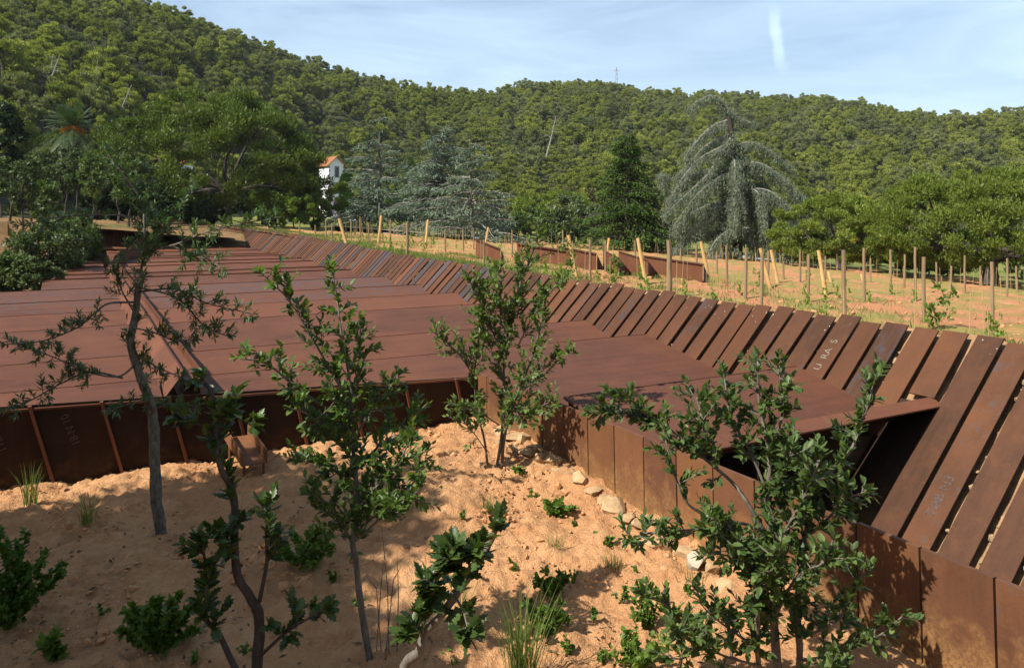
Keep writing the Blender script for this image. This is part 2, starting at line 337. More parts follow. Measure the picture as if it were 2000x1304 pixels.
M['white'] = plain('lime_wash', (0.74, 0.74, 0.73), (0.82, 0.81, 0.79), 3, 0.9, bstr=0.2)
M['tile'] = plain('roof_tile', (0.30, 0.12, 0.05), (0.45, 0.21, 0.09), 4, 0.9, bstr=0.4)
M['stone'] = plain('quoin_stone', (0.20, 0.18, 0.16), (0.33, 0.30, 0.27), 6, 0.9)
M['pane'] = plain('dark_pane', (0.02, 0.022, 0.025), (0.035, 0.038, 0.04), 2, 0.15, spec=0.5)
M['path'] = plain('sandy_path', (0.40, 0.33, 0.24), (0.50, 0.42, 0.31), 0.8, 0.95)
M['lawn'] = soilmat('lawn', (0.16, 0.16, 0.045), (0.22, 0.20, 0.06), (0.10, 0.13, 0.03), grassy=(0.3, 0.5, (0.09, 0.14, 0.03), 0.8))
M['chalk'] = plain('chalk_line', (0.045, 0.025, 0.018), (0.30, 0.26, 0.19), 70, 0.9)
M['faint'] = plain('faint_chalk', (0.045, 0.026, 0.02), (0.115, 0.085, 0.07), 60, 0.9)
M['mast'] = plain('galvanised_steel', (0.25, 0.26, 0.28), (0.32, 0.33, 0.35), 3, 0.6)

# ------------------------------------------------------------------ objects
def tag(o, label=None, cat=None, group=None, kind=None):
    for k, v in (('label', label), ('category', cat), ('group', group), ('kind', kind)):
        if v: o[k] = v
    return o
def thing(name, label, cat, loc, group=None, rot=0.0):
    o = bpy.data.objects.new(name, None); COL.objects.link(o); o.empty_display_size = 0.1
    o.location = tuple(loc); o.rotation_euler = (0, 0, rot); return tag(o, label, cat, group)
def part(name, mb, m, parent=None, off=None, smooth=False, color=None, label=None, kind=None):
    if off is None: off = tuple(parent.location) if parent is not None and parent.type == 'EMPTY' else (0, 0, 0)
    me = mb.mesh(name, off, smooth) if isinstance(mb, MB) else mb
    if isinstance(mb, MB): me.materials.append(M[m])
    o = bpy.data.objects.new(name, me); COL.objects.link(o)
    if parent is not None: o.parent = parent
    if color: o.color = color
    if label: o['label'] = label
    if kind: o['kind'] = kind
    return o
def copy_tree(root, loc, rotz=0.0, scale=1.0, label=None):
    r = root.copy(); COL.objects.link(r); r.location = tuple(loc); r.rotation_euler = (0, 0, rotz); r.scale = (scale,) * 3 if np.isscalar(scale) else scale
    if label: r['label'] = label
    for ch in root.children:
        c = ch.copy(); COL.objects.link(c); c.parent = r
    return r
def grid(name, X, Y, Z, m, kind='structure', keep=None, smooth=True, off=(0, 0, 0)):
    n, k = X.shape; V = np.stack((X, Y, Z), -1).reshape(-1, 3)
    i = np.arange(n - 1)[:, None]; j = np.arange(k - 1)[None, :]
    Fc = np.stack((i * k + j, i * k + j + 1, (i + 1) * k + j + 1, (i + 1) * k + j), -1).reshape(-1, 4)
    if keep is not None: Fc = Fc[keep.ravel()]
    a = V[Fc[0, 1]] - V[Fc[0, 0]]; b = V[Fc[0, 3]] - V[Fc[0, 0]]
    if np.cross(a, b)[2] < 0: Fc = Fc[:, ::-1]
    o = part(name, MB().add(V, Fc), m, None, off, smooth); o['kind'] = kind; return o

# ------------------------------------------------------------------ the lie of the land
def plane(X, Y):
    return -1.69 - 0.066 * np.clip(X, -26, 45) - 0.0144 * np.clip(Y, 0, 130)
SKY = np.array([(-2200, -330), (-800, -260), (-300, -150), (0, -85), (200, -35), (330, 2), (400, 27), (500, 68), (600, 101), (700, 131), (800, 156), (880, 173), (930, 168), (1000, 160), (1040, 152), (1100, 155),
                (1200, 155), (1250, 167), (1300, 174), (1400, 174), (1500, 180), (1600, 184), (1700, 194), (1800, 212), (1850, 217), (1900, 209), (2000, 204), (2400, 170), (3000, 140), (4200, 120)], float)
RID = np.array([(-2200, 110), (-800, 150), (0, 200), (400, 240), (800, 300), (920, 345), (1250, 380), (1300, 370), (1700, 345), (1850, 320), (2000, 300), (2600, 280), (4200, 240)], float)
FOOT = np.array([(-2200, 40), (-300, 44), (0, 58), (250, 74), (450, 100), (620, 150), (1000, 140), (1400, 130), (2000, 112), (2600, 100), (4200, 90)], float)
def hill(X, Y):
    p = CX + F * X / np.maximum(Y, 1.0)
    dr = np.interp(p, RID[:, 0], RID[:, 1]); df = np.interp(p, FOOT[:, 0], FOOT[:, 1]); ys = np.interp(p, SKY[:, 0], SKY[:, 1])
    zr = (HY - ys) / F * dr - 7.2
    xf = (p - CX) / F * df; zf = plane(xf, df)
    t = (Y - df) / (dr - df)
    tt = np.clip(t, 0, 1); z = zf + (zr - zf) * (0.55 * tt + 0.45 * tt ** 2 * (3 - 2 * tt)) - 0.0
    z = z - np.clip(t - 1, 0, None) * (dr - df) * 0.18
    return np.where(t > 0, z, -1e3)
def G(X, Y):
    X = np.asarray(X, float); Y = np.asarray(Y, float); u, s = us(X, Y)
    z = plane(X, Y)
    zl = -2.35 + 0.30 * np.clip(-u - 2.4, 0, 22) + 0.05 * np.clip(-u - 24, 0, None)
    z = np.where((u < -1.6), np.maximum(np.where(s > 40, z, -2.35), zl), z)
    return np.maximum(z, hill(X, Y))
def ground_hit(px, py, lo=8.0, hi=160.0):
    d = lo
    while d < hi:
        p = at(px, py, d)
        if p[2] <= float(G(p[0], p[1])): return p
        d += 0.1
    return at(px, py, hi)

# ground sheet from near the winery to beyond the ridges
cols = np.linspace(-2100, 4100, 300); rows = 11.0 * (560 / 11.0) ** np.linspace(0, 1, 190)
PX, YY = np.meshgrid(cols, rows); XX = (PX - CX) / F * YY
ZZ = G(XX, YY) + fbm(XX * 0.22, YY * 0.22, 3) * np.clip((YY - 20) / 60, 0, 1) * 1.2
uu, ss = us(XX, YY)
cu = (uu[:-1, :-1] + uu[1:, 1:]) / 2; cs = (ss[:-1, :-1] + ss[1:, 1:]) / 2; cy = (YY[:-1, :-1] + YY[1:, 1:]) / 2
inv = (cu > 6.0) & (cu < 44) & (cs > -13) & (cs < 51)
inb = ((cu > -2.0) & (cu < 6.9) & (cs > -14) & (cs < 32.0)) | ((cu > -8) & (cu < 4) & (cs < 14.5) & (cs > -14))
ing = (cu < 4) & (cs < 0.4)
pc = CX + F * ((XX[:-1, :-1] + XX[1:, 1:]) / 2) / cy
far = cy > np.interp(pc, FOOT[:, 0], FOOT[:, 1]) * 0.97
near_left = (~far) & (cu < 6)
grid('hillside', XX, YY, ZZ, 'floor', keep=far & ~inv)
grid('slope_ground', XX, YY, ZZ, 'slope', keep=near_left & ~inb & ~ing & ~inv)
grid('garden_ground', XX, YY, ZZ, 'lawn', keep=(~far) & ~near_left & ~inv)

# vineyard: turned red soil, banked up to the heads of the planks
def ztop(s): return np.interp(s, [-12, 12, 23, 36, 46], [-1.31, -1.29, -1.10, -0.95, -0.95])
U, S_ = np.meshgrid(np.concatenate((np.linspace(6.93, 16, 76), np.linspace(16.2, 44.5, 110))), np.linspace(-13.5, 51.5, 300))
VX, VY = xy(U, S_); w = np.exp(-((U - 6.93) / 1.3) ** 1.3)
VZ = (plane(VX, VY) + 0.05) * (1 - w) + (ztop(S_) - 0.10) * w
VZ = VZ + fbm(VX * 1.6, VY * 1.6, 4, 0.6) * 0.10 * (1 - 0.6 * w) + 0.05 * np.sin(U * 2.6) * (1 - w)
grid('vineyard_soil', VX, VY, VZ, 'vsoil')
_vi = (np.concatenate((np.linspace(6.93, 16, 76), np.linspace(16.2, 44.5, 110))), np.linspace(-13.5, 51.5, 300))
def vz(u, s):
    i = int(np.clip(np.searchsorted(_vi[0], u), 0, 185)); j = int(np.clip(np.searchsorted(_vi[1], s), 0, 299)); return float(VZ[j, i])
def vine_hit(px, py):
    """ground point seen at this place of the vineyard"""
    d = 9.0
    while d < 70:
        p = at(px, py, d); u, s = us(p[0], p[1])
        if 6.95 < u < 44 and -13 < s < 51 and p[2] <= vz(u, s): return np.array((p[0], p[1], vz(u, s)))
        d += 0.08
    return ground_hit(px, py)

# banks that close the sides of the roof and the far end of it
U, S_ = np.meshgrid(np.linspace(-9, -0.9, 40), np.linspace(12.3, 38, 60))
BX, BY = xy(U, S_); grid('slope_ground', BX, BY, -2.42 + 0.30 * np.clip(-U - 2.6, 0, 22) + 0.05 * fbm(BX, BY, 3) + 0.10 * np.clip(S_ - 32, 0, 8), 'slope')
U, S_ = np.meshgrid(np.linspace(-3.0, 8.4, 50), np.linspace(31.95, 52, 60))
BX, BY = xy(U, S_); t_ = np.clip((S_ - 31.95) / 4.0, 0, 1); grid('slope_ground', BX, BY, -2.05 * (1 - t_) + (plane(BX, BY) + 0.03) * t_ + 0.05 * fbm(BX, BY, 3), 'slope')
# foreground bed in front of the winery
def wall_s(u): return -0.27 - 0.106 * u         # line of the front wall
U, S_ = np.meshgrid(np.concatenate((np.linspace(-16, -5.1, 50), np.linspace(-5, 3.02, 300))), np.concatenate((np.linspace(-12.5, -5.6, 40), np.linspace(-5.5, 0.45, 230), np.linspace(0.7, 14, 12))))
GX, GY = xy(U, S_); _gu = U[0].copy(); _gs = S_[:, 0].copy()
def soil_z(X, Y):
    u, s = us(X, Y)
    z = -2.66 + 0.16 * np.exp(-((u - 2.3) ** 2 + (s + 1.7) ** 2) / 1.6) + 0.10 * np.exp(-((u - 3.0) / 0.5) ** 2)
    z = z + 0.28 * np.clip(-u - 4.0, 0, 12) - 0.06 * np.exp(-((s + 0.1) / 0.6) ** 2) * np.clip((0.5 - u) / 1.5, 0, 1)
    z = z + 0.09 * np.exp(-((X + 0.75) ** 2 + (Y - 6.9) ** 2) / 0.5) + 0.07 * np.exp(-((X + 2.0) ** 2 / 1.3 + (Y - 5.75) ** 2 / 0.06))
    return z
GZ = soil_z(GX, GY) + fbm(GX * 1.3, GY * 1.3, 6, 0.66) * 0.085 + np.abs(fbm(GX * 7, GY * 7, 4, 0.65)) * 0.075
kc = U[:-1, :-1]; ks = S_[:-1, :-1]
keep = (ks < 0.40) | (kc < -7.6)
grid('garden_soil', GX, GY, GZ, 'soil', keep=keep)
def soil_at(X, Y): return float(soil_z(X, Y))
def bed_hit(px, py):
    d = 2.0
    while d < 12:
        p = at(px, py, d)
        if p[2] <= soil_at(p[0], p[1]) + 0.01: return p
        d += 0.02
    return at(px, py, 9)

# ------------------------------------------------------------------ the winery (own frame: x = u across, y = s along)
def wthing(name, label, cat): return thing(name, label, cat, (OX, OY, 0), rot=PHI)
def col(scale_amt, bright): return (scale_amt, bright, random.random(), 1)
def PU(z): return 8.2 + z                        # the plank slope: u at height z
roof = wthing('winery_roof', 'low rust-brown steel roof of stepped sheets split by a gutter', 'roof')
ST_B = [-4.2, -2.43, 0.46, 2.1, 5.17, 7.3, 9.52, 12.05, 15.2, 16.6, 19.9, 21.55, 24.4, 25.7, 29.3, 31.8]
ZB = {-4.2: -1.88}
amt = [0.15, 0.25, 0.30, 0.40, 0.42, 0.20, 0.62, 0.72, 0.64, 0.52, 0.30, 0.40, 0.1, 0.36, 0.25, 0.4]
bri = [0.62, 0.50, 0.54, 0.47, 0.51, 0.58, 0.48, 0.46, 0.50, 0.46, 0.54, 0.47, 0.55, 0.46, 0.53, 0.46]
lip = MB(); zb = -1.88
prism(lip, [(3.0, -4.30, -1.935), (PU(-1.935), -4.30, -1.935), (PU(-1.88), -4.15, -1.88), (3.0, -4.15, -1.88)], (0, 0, -0.014))
part('front_lip', lip, 'roof', roof, (0, 0, 0), color=col(0.1, 0.8))
lip = MB(); prism(lip, [(3.02, -4.155, -1.895), (PU(-1.895), -4.155, -1.895), (PU(-2.15), -3.87, -2.15), (3.02, -3.87, -2.15)], (0, 0, -0.012))
part('lip_flange', lip, 'roof', roof, (0, 0, 0), color=col(0.1, 0.3))
for i in range(len(ST_B) - 1):
    s0, s1 = ST_B[i] + 0.03, ST_B[i + 1]
    z1 = -1.87 + random.uniform(-0.012, 0.012)
    L = s1 - s0; sl_ = 0.15 if L < 2.2 else 0.115
    if i == 0: s0 = -3.86; L = s1 - s0; sl_ = 0.165
    z0 = z1 - sl_ * L
    zf = lambda s: z0 + (z1 - z0) * (s - s0) / (s1 - s0)
    if i == 0: poly = [(3.02, s0), (PU(z0), s0), (PU(z1), s1), (3.02, s1)]
    elif i == 1: poly = [(3.02, s0), (PU(z0), s0), (PU(z1), s1), (-0.085, s1), (-0.085, wall_s(-0.085) - 0.02), (2.95, wall_s(2.95) - 0.02), (3.02, wall_s(3.0) - 0.04)]
    else: poly = [(-0.085, s0), (PU(z0), s0), (PU(z1), s1), (-0.085, s1)]
    npl = 1 if i <= 1 else max(1, int(math.ceil(L / 1.75)))
    for kp in range(npl):
        if npl > 1:
            a0 = s0 + L * kp / npl + (0.002 if kp else 0); a1 = s0 + L * (kp + 1) / npl - (0.002 if kp < npl - 1 else 0)
            poly = [(-0.085, a0), (PU(zf(a0)), a0), (PU(zf(a1)), a1), (-0.085, a1)]
        mb = MB(); prism(mb, [(u, s, zf(s)) for u, s in poly], (0, 0, -0.022))
        part('roof_sheet', mb, 'roof', roof, (0, 0, 0), color=col(max(0, min(1, amt[i + 1] + random.uniform(-0.16, 0.16))), bri[i + 1] + random.uniform(-0.05, 0.05)))
    fh = 0.004 if s1 < 8 else (0.010 if s1 < 15 else 0.028)  # added dark strip per sheet edge draws the seam and gap-shadow line
    mb = MB(); box(mb, -0.085 if i else 3.02, PU(z1) - 0.01, s1 - 0.012, s1 + 0.004, z1 + 0.001, z1 + fh)
    part('edge_shadow_strip', mb, 'roof', roof, (0, 0, 0), color=col(0.0, 0.42 if s1 < 15 else 0.26))
    mb = MB(); box(mb, -0.085 if i else 3.05, PU(z1) - 0.35, s1 - 0.06, s1 - 0.045, z1 - 0.75, z1 - 0.03)
    part('riser', mb, 'roof', roof, (0, 0, 0), color=col(0.1, 0.2))
    if i >= 1:                                    # the half across the gutter
        uo = -7.6 if s1 < 12.2 else [-2.05, -1.95, -1.75, -1.6, -1.3, -1.3, -1.5, -1.6, -1.5][min(8, i - 7)]
        mb = MB(); sa = max(s0, -0.30)
        if i == 1: poly = [(uo, wall_s(uo) - 0.02), (-0.47, wall_s(-0.47) - 0.02), (-0.47, s1), (uo, s1)]
        else: poly = [(uo, s0), (-0.47, s0), (-0.47, s1), (uo, s1)]
        prism(mb, [(u, s, zf(s) + 0.012) for u, s in poly], (0, 0, -0.022))
        part('roof_sheet', mb, 'roof', roof, (0, 0, 0), color=col(min(1, amt[i + 1] + random.uniform(-0.1, 0.1)), bri[i + 1]))
        mb = MB(); box(mb, uo, -0.47, s1 - 0.012, s1 + 0.004, z1 + 0.013, z1 + 0.012 + fh)
        part('edge_shadow_strip', mb, 'roof', roof, (0, 0, 0), color=col(0.0, 0.22))
        mb = MB(); box(mb, uo + 0.05, -0.48, s1 - 0.06, s1 - 0.045, z1 - 0.75, z1 - 0.03)
        part('riser', mb, 'roof', roof, (0, 0, 0), color=col(0.1, 0.2))
# gutter between the halves, two upstands and a floor, kinking where it climbs out at the far end
gl = [(0.0, -0.18), (0.0, 10), (0.0, 19.5), (0.15, 22.0), (0.95, 27.0), (1.5, 31.5)]
def gut(oa, ob, za, zb_, th, name, b):
    """one plate of the raised gutter: from offset oa at height za to offset ob at height zb_"""
    mb = MB()
    for (ua, sa), (ub, sb) in zip(gl[:-1], gl[1:]):
        h0 = 0.30 * max(0, sa - 19) / 9; h1 = 0.30 * max(0, sb - 19) / 9
        k0 = 0 if za < -1.85 else 1; k1 = 0 if zb_ < -1.85 else 1
        T4 = [(ua + oa, sa, za + k0 * h0), (ub + oa, sb, za + k0 * h1), (ub + ob, sb, zb_ + k1 * h1), (ua + ob, sa, zb_ + k1 * h0)]
        hexa(mb, [tuple(np.array(p) - th) for p in T4], T4)
    part(name, mb, 'roof', roof, (0, 0, 0), color=col(0.2, b))
gut(-0.50, -0.27, -2.02, -1.705, np.array((0.0, 0, 0.014)), 'gutter_side', 0.60)
gut(-0.27, -0.10, -1.785, -1.785, np.array((0, 0, 0.012)), 'gutter_floor', 0.75)
gut(-0.255, -0.255, -1.83, -1.70, np.array((0.012, 0, 0.0)), 'gutter_rim', 0.45)
gut(-0.088, -0.088, -2.4, -1.695, np.array((0.014, 0, 0.0)), 'gutter_side', 0.50)
# planks: narrow plates laid on the bank along the vineyard
fence = wthing('plank_fence', 'long sloping row of spaced rusty steel planks along the vineyard edge', 'fence')
s = -7.9; k = 0
marks = []
while s < 45:
    wdt = 0.268 + random.uniform(-0.012, 0.012); gap = 0.066 + random.uniform(-0.02, 0.02)
    zt = float(ztop(s)) + random.uniform(-0.025, 0.025)
    zlo = -4.75 if s < -4.42 else (-1.90 if s < -3.95 else -2.30)
    bend = 0.0
    if s > 33: bend = -0.020 * (s - 33) ** 2      # the far end swings in towards the pines
    n = np.array((-1, 0, 1)) / math.sqrt(2) * 0.018
    lift = random.uniform(0, 0.012); sh = random.uniform(-0.02, 0.02)
    lo = np.array((PU(zlo) + bend, s, zlo)); hi = np.array((PU(zt) + bend, s + sh, zt)); dw = np.array((0, wdt, 0))
    up = np.array((-1, 0, 1)) / math.sqrt(2) * lift
    mb = MB(); hexa(mb, [lo + up, hi + up, hi + dw + up, lo + dw + up], [lo + n + up, hi + n + up, hi + dw + n + up, lo + dw + n + up])
    r_ = random.random()
    if -4.2 < s < 6: a_ = 0.62 if r_ < 0.25 else (0.45 if r_ < 0.5 else 0.12)
    elif s >= 6: a_ = 0.85 if r_ < 0.16 else (0.5 if r_ < 0.35 else 0.10)
    else: a_ = 0.55 if r_ < 0.5 else 0.3
    o = part('plank', mb, 'plank', fence, (0, 0, 0), color=col(a_, random.uniform(0.34, 0.68)))
    marks.append((s, wdt, lift, o)); s += wdt + gap; k += 1
# chalk lettering on some plates
def lettering(txt, size, parent, mtx, m):
    cu_ = bpy.data.curves.new('chalk', 'FONT'); cu_.body = txt; cu_.size = size; cu_.extrude = 0.0008
    to = bpy.data.objects.new('chalk', cu_); COL.objects.link(to)
    me = bpy.data.meshes.new_from_object(to.evaluated_get(bpy.context.evaluated_depsgraph_get())); bpy.data.objects.remove(to)
    me.materials.clear(); me.materials.append(M[m])
    o = bpy.data.objects.new('chalk_lettering', me); COL.objects.link(o); o.parent = parent; o.matrix_basis = mtx; return o
def plank_text(idx_s, txt, size, z, m='chalk', across=0.05, flip=False):
    s0, wdt, lift, o = min(marks, key=lambda q: abs(q[0] - idx_s))
    ex = Vector((1, 0, 1)).normalized(); ez = Vector((-1, 0, 1)).normalized(); ey = ez.cross(ex)
    p = Vector((PU(z), s0 + wdt * 0.5, z)) + ez * (0.0205 + lift) - ey * size * 0.35
    Mx = Matrix(((ex.x, ey.x, ez.x, p.x), (ex.y, ey.y, ez.y, p.y), (ex.z, ey.z, ez.z, p.z), (0, 0, 0, 1)))
    lettering(txt, size, o, Mx, m)
plank_text(-2.75, 'U  RA  S', 0.13, -1.88)
plank_text(-5.0, 'TAB N3', 0.13, -2.75, 'faint')
plank_text(-5.4, 'S.N 9CN', 0.12, -2.2, 'faint')
# the bank of rubble the planks lie on
U, S_ = np.meshgrid(np.linspace(3.3, 6.98, 40), np.linspace(-13, 33.5, 260))
Zb = U - 8.2 - 0.115 + 0.06 * fbm(U * 6, S_ * 6, 3)
bx_, by_ = xy(U + np.where(S_ > 33, -0.020 * (S_ - 33) ** 2, 0), S_)
_cs = S_[:-1, :-1]; _cu = U[:-1, :-1]
grid('rubble_bank', bx_, by_, Zb, 'rockbank', keep=(_cs < -4.42) | (_cu > 5.5))
def ico(n=2):
    import bmesh
    bm = bmesh.new(); bmesh.ops.create_icosphere(bm, subdivisions=n, radius=1.0); bm.verts.ensure_lookup_table()
    V = np.array([v.co[:] for v in bm.verts]); Fc = np.array([[v.index for v in f.verts] for f in bm.faces]); bm.free(); return V, Fc
ICOV, ICOF = ico(); ICO1 = ico(1)
def rock(mb, r, c, size, flat=0.7, cuts=7, fine=False):
    V = (ICOV if fine else ICO1[0] * r.uniform(0.75, 1.25, (len(ICO1[0]), 1))).copy()
    for _ in range(cuts):
        nrm = rv(r, 1)[0]; dd = r.uniform(0.38, 0.8); h = V @ nrm - dd; V = V - np.clip(h, 0, None)[:, None] * nrm
    V = V * np.array((1, r.uniform(0.6, 1), flat * r.uniform(0.7, 1.2))) * size
    a = r.uniform(0, 6.28); R = np.array(((math.cos(a), -math.sin(a), 0), (math.sin(a), math.cos(a), 0), (0, 0, 1)))
    mb.add(V @ R.T + c, ICOF if fine else ICO1[1], r.random())
mb = MB(); r = np.random.default_rng(21)
for (s0, wdt, lift, o) in marks:
    if s0 > 14: break
    if -4.85 < s0 < -4.0: continue
    zlo = -4.4 if s0 < -4.4 else -2.5
    z = zlo
    while z < -1.42:
        sz = r.uniform(0.035, 0.075)
        rock(mb, r, np.array((PU(z) + 0.05 + r.uniform(-0.01, 0.02), s0 + wdt + 0.033 + r.uniform(-0.04, 0.04), z - 0.04)), sz * 0.85, 0.8, 10); z += sz * r.uniform(0.8, 1.5)
rb = part('bank_rubble', mb, 'rubble', None, (0, 0, 0)); rb.location = (OX, OY, 0); rb.rotation_euler = (0, 0, PHI); rb['kind'] = 'stuff'
# side wall at u = 3 (plates on edge) and front wall with slanting fins
swall = wthing('steel_side_wall', 'upright rusty steel plates retaining the soil beside the dark opening', 'wall')
s = -8.4
while s < -0.7:
    w_ = 0.42; zt = -1.925 + random.uniform(-0.012, 0.012) - 0.02 * (s > -2.2)
    mb = MB(); lean = random.uniform(-0.006, 0.010); sk = -0.05
    e1 = min(s + w_ - 0.014, -0.62)
    hexa(mb, [(2.975 + lean - 0.018, s + sk, -3.6), (2.99 + lean, s + sk, -3.6), (2.99 + lean, e1 + sk, -3.6), (2.975 + lean - 0.018, e1 + sk, -3.6)],
         [(2.975 - 0.018, s, zt), (2.99, s, zt), (2.99, e1, zt), (2.975 - 0.018, e1, zt)])
    part('wall_plate', mb, 'wall', swall, (0, 0, 0), color=col(random.choice((0.1, 0.3, 0.45)), random.uniform(0.36, 0.5) if s < -5.6 else random.uniform(0.5, 0.68))); s += w_
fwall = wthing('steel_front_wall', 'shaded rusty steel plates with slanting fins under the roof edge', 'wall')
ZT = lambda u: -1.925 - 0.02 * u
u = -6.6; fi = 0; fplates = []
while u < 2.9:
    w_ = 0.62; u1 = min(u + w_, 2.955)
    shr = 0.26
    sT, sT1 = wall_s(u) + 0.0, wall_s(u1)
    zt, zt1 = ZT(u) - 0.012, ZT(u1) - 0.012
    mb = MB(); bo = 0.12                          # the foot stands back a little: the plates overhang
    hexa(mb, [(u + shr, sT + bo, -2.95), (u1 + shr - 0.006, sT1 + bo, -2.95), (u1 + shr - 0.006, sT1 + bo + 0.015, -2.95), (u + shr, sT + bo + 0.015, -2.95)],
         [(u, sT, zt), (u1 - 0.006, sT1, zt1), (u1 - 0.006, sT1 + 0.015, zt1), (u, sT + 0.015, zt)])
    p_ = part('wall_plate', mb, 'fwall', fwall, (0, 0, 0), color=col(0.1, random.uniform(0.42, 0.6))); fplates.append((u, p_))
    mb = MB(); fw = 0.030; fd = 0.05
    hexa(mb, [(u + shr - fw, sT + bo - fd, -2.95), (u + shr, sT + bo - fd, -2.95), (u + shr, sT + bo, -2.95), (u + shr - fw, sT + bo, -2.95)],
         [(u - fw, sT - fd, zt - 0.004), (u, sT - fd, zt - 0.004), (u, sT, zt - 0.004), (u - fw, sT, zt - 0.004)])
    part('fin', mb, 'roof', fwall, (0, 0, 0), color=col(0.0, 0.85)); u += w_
for uq, txt in ((-1.95, 'T1B-1'), (-1.35, '18-N 10')):
    u0, o = min(fplates, key=lambda q: abs(q[0] - uq))
    ex = Vector((-0.35, -0.04, 1)).normalized(); nz_ = Vector((0.05, -1, -0.12)).normalized(); ey = nz_.cross(ex).normalized(); nz_ = ex.cross(ey)
    p = Vector((u0 + 0.42, wall_s(u0 + 0.4) + 0.045, -2.33)) + nz_ * 0.03
    lettering(txt, 0.10, o, Matrix(((ex.x, ey.x, nz_.x, p.x), (ex.y, ey.y, nz_.y, p.y), (ex.z, ey.z, nz_.z, p.z), (0, 0, 0, 1))), 'faint')
# open steel spout at the mouth of the gutter
spout = thing('drain_spout', 'open rusty steel channel spout at the foot of the gutter', 'spout', (*bed_hit(500, 930)[:2], -2.66))
A_ = at(462, 852, 8.35); B_ = at(497, 905, 7.7)
ax = unit(B_ - A_); sd = unit(np.cross(ax, (0, 0, 1))); nn = np.cross(sd, ax)
def chan(o0, o1, h0, h1):
    return [A_ + sd * o0 + nn * h0, A_ + sd * o1 + nn * h0, B_ + sd * o1 + nn * h0, B_ + sd * o0 + nn * h0], [A_ + sd * o0 + nn * h1, A_ + sd * o1 + nn * h1, B_ + sd * o1 + nn * h1, B_ + sd * o0 + nn * h1]
mb = MB(); hexa(mb, *chan(-0.11, 0.11, -0.012, 0)); part('floor_plate', mb, 'wall', spout, color=col(0.1, 0.9))
for o0, o1 in ((-0.122, -0.11), (0.11, 0.122)):
    mb = MB(); hexa(mb, *chan(o0, o1, -0.012, 0.12)); part('side_plate', mb, 'wall', spout, color=col(0.1, 0.8))
for e_ in (A_, B_):
    mb = MB(); c = e_ + ax * (0.06 if e_ is A_ else -0.06)
    for o0 in (-0.10, 0.085): box(mb, c[0] + sd[0] * o0 - 0.01, c[0] + sd[0] * o0 + 0.01, c[1] + sd[1] * o0 - 0.01, c[1] + sd[1] * o0 + 0.01, -2.75, c[2] - 0.01)
    part('leg', mb, 'wall', spout, color=col(0.1, 0.8))
# closed floor and end under the roof
mb = MB(); prism(mb, [(PU(-1.95) - 0.004, -4.36, -1.946), (PU(-1.95) - 0.004, -3.80, -1.946), (PU(-3.0) - 0.004, -3.80, -2.996), (PU(-3.0) - 0.004, -4.36, -2.996)], (0.01, 0, -0.012)); part('under_lip_shade', mb, 'fwall', roof, (0, 0, 0), color=col(0.0, 0.3))  # near-black sheet added to stand for the shade under the lip
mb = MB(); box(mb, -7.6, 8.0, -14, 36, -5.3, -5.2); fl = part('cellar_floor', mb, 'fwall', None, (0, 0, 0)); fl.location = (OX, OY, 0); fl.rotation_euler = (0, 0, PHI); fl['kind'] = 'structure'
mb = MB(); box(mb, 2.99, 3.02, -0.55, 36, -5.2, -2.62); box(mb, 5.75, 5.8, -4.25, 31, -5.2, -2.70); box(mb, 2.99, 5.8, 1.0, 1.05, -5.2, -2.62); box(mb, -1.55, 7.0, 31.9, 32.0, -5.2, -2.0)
cw = part('cellar_wall', mb, 'fwall', None, (0, 0, 0)); cw.location = (OX, OY, 0); cw.rotation_euler = (0, 0, PHI); cw['kind'] = 'structure'  # floor and walls take the shade-dark steel so the opening reads black
# plated wall and ramp at the far end of the roof
ew = thing('end_wall', 'dark steel retaining wall with pale fins at the far end of the roof', 'wall', at(215, 478, 37.5))
xa = at(163, 478, 37.0); xb = at(262, 476, 38.5); hT = at(165, 456, 37.3); hB = at(262, 453, 38.8)
for i in range(7):
    f0, f1 = i / 7, (i + 1) / 7 - 0.004
    q = [xa + (xb - xa) * f0, xa + (xb - xa) * f1, hT + (hB - hT) * f1, hT + (hB - hT) * f0]
    mb = MB(); prism(mb, q, (0.0, 0.05, 0)); part('wall_plate', mb, 'wall', ew, color=col(0.3, 0.3))
    mb = MB(); d_ = q[3] - q[0]; sdv = np.array((0.05, -0.02, 0)); hexa(mb, [q[0], q[0] + sdv, q[0] + sdv + (0, -0.05, 0), q[0] + (0, -0.05, 0)], [q[3], q[3] + sdv, q[3] + sdv + (0, -0.05, 0), q[3] + (0, -0.05, 0)])
    part('fin', mb, 'roof', ew, color=col(0, 1.0))
mb = MB(); prism(mb, [at(163, 487, 36.0), at(262, 485, 37.0), at(262, 476.5, 38.4), at(166, 478.5, 36.9)], (0, 0, -0.03)); part('apron', mb, 'wall', ew, color=col(0.2, 0.85))
gp = thing('guide_plate', 'upright rusty steel plate standing where the roof ends before the pines', 'plate', at(318, 474, 40))
mb = MB(); prism(mb, [at(307, 475, 39), at(330, 474, 41), at(326, 452, 41), at(313, 437, 40.4), at(308, 438, 39.2)], (0.03, 0.03, 0)); part('plate', mb, 'roof', gp, color=col(0.1, 0.7))

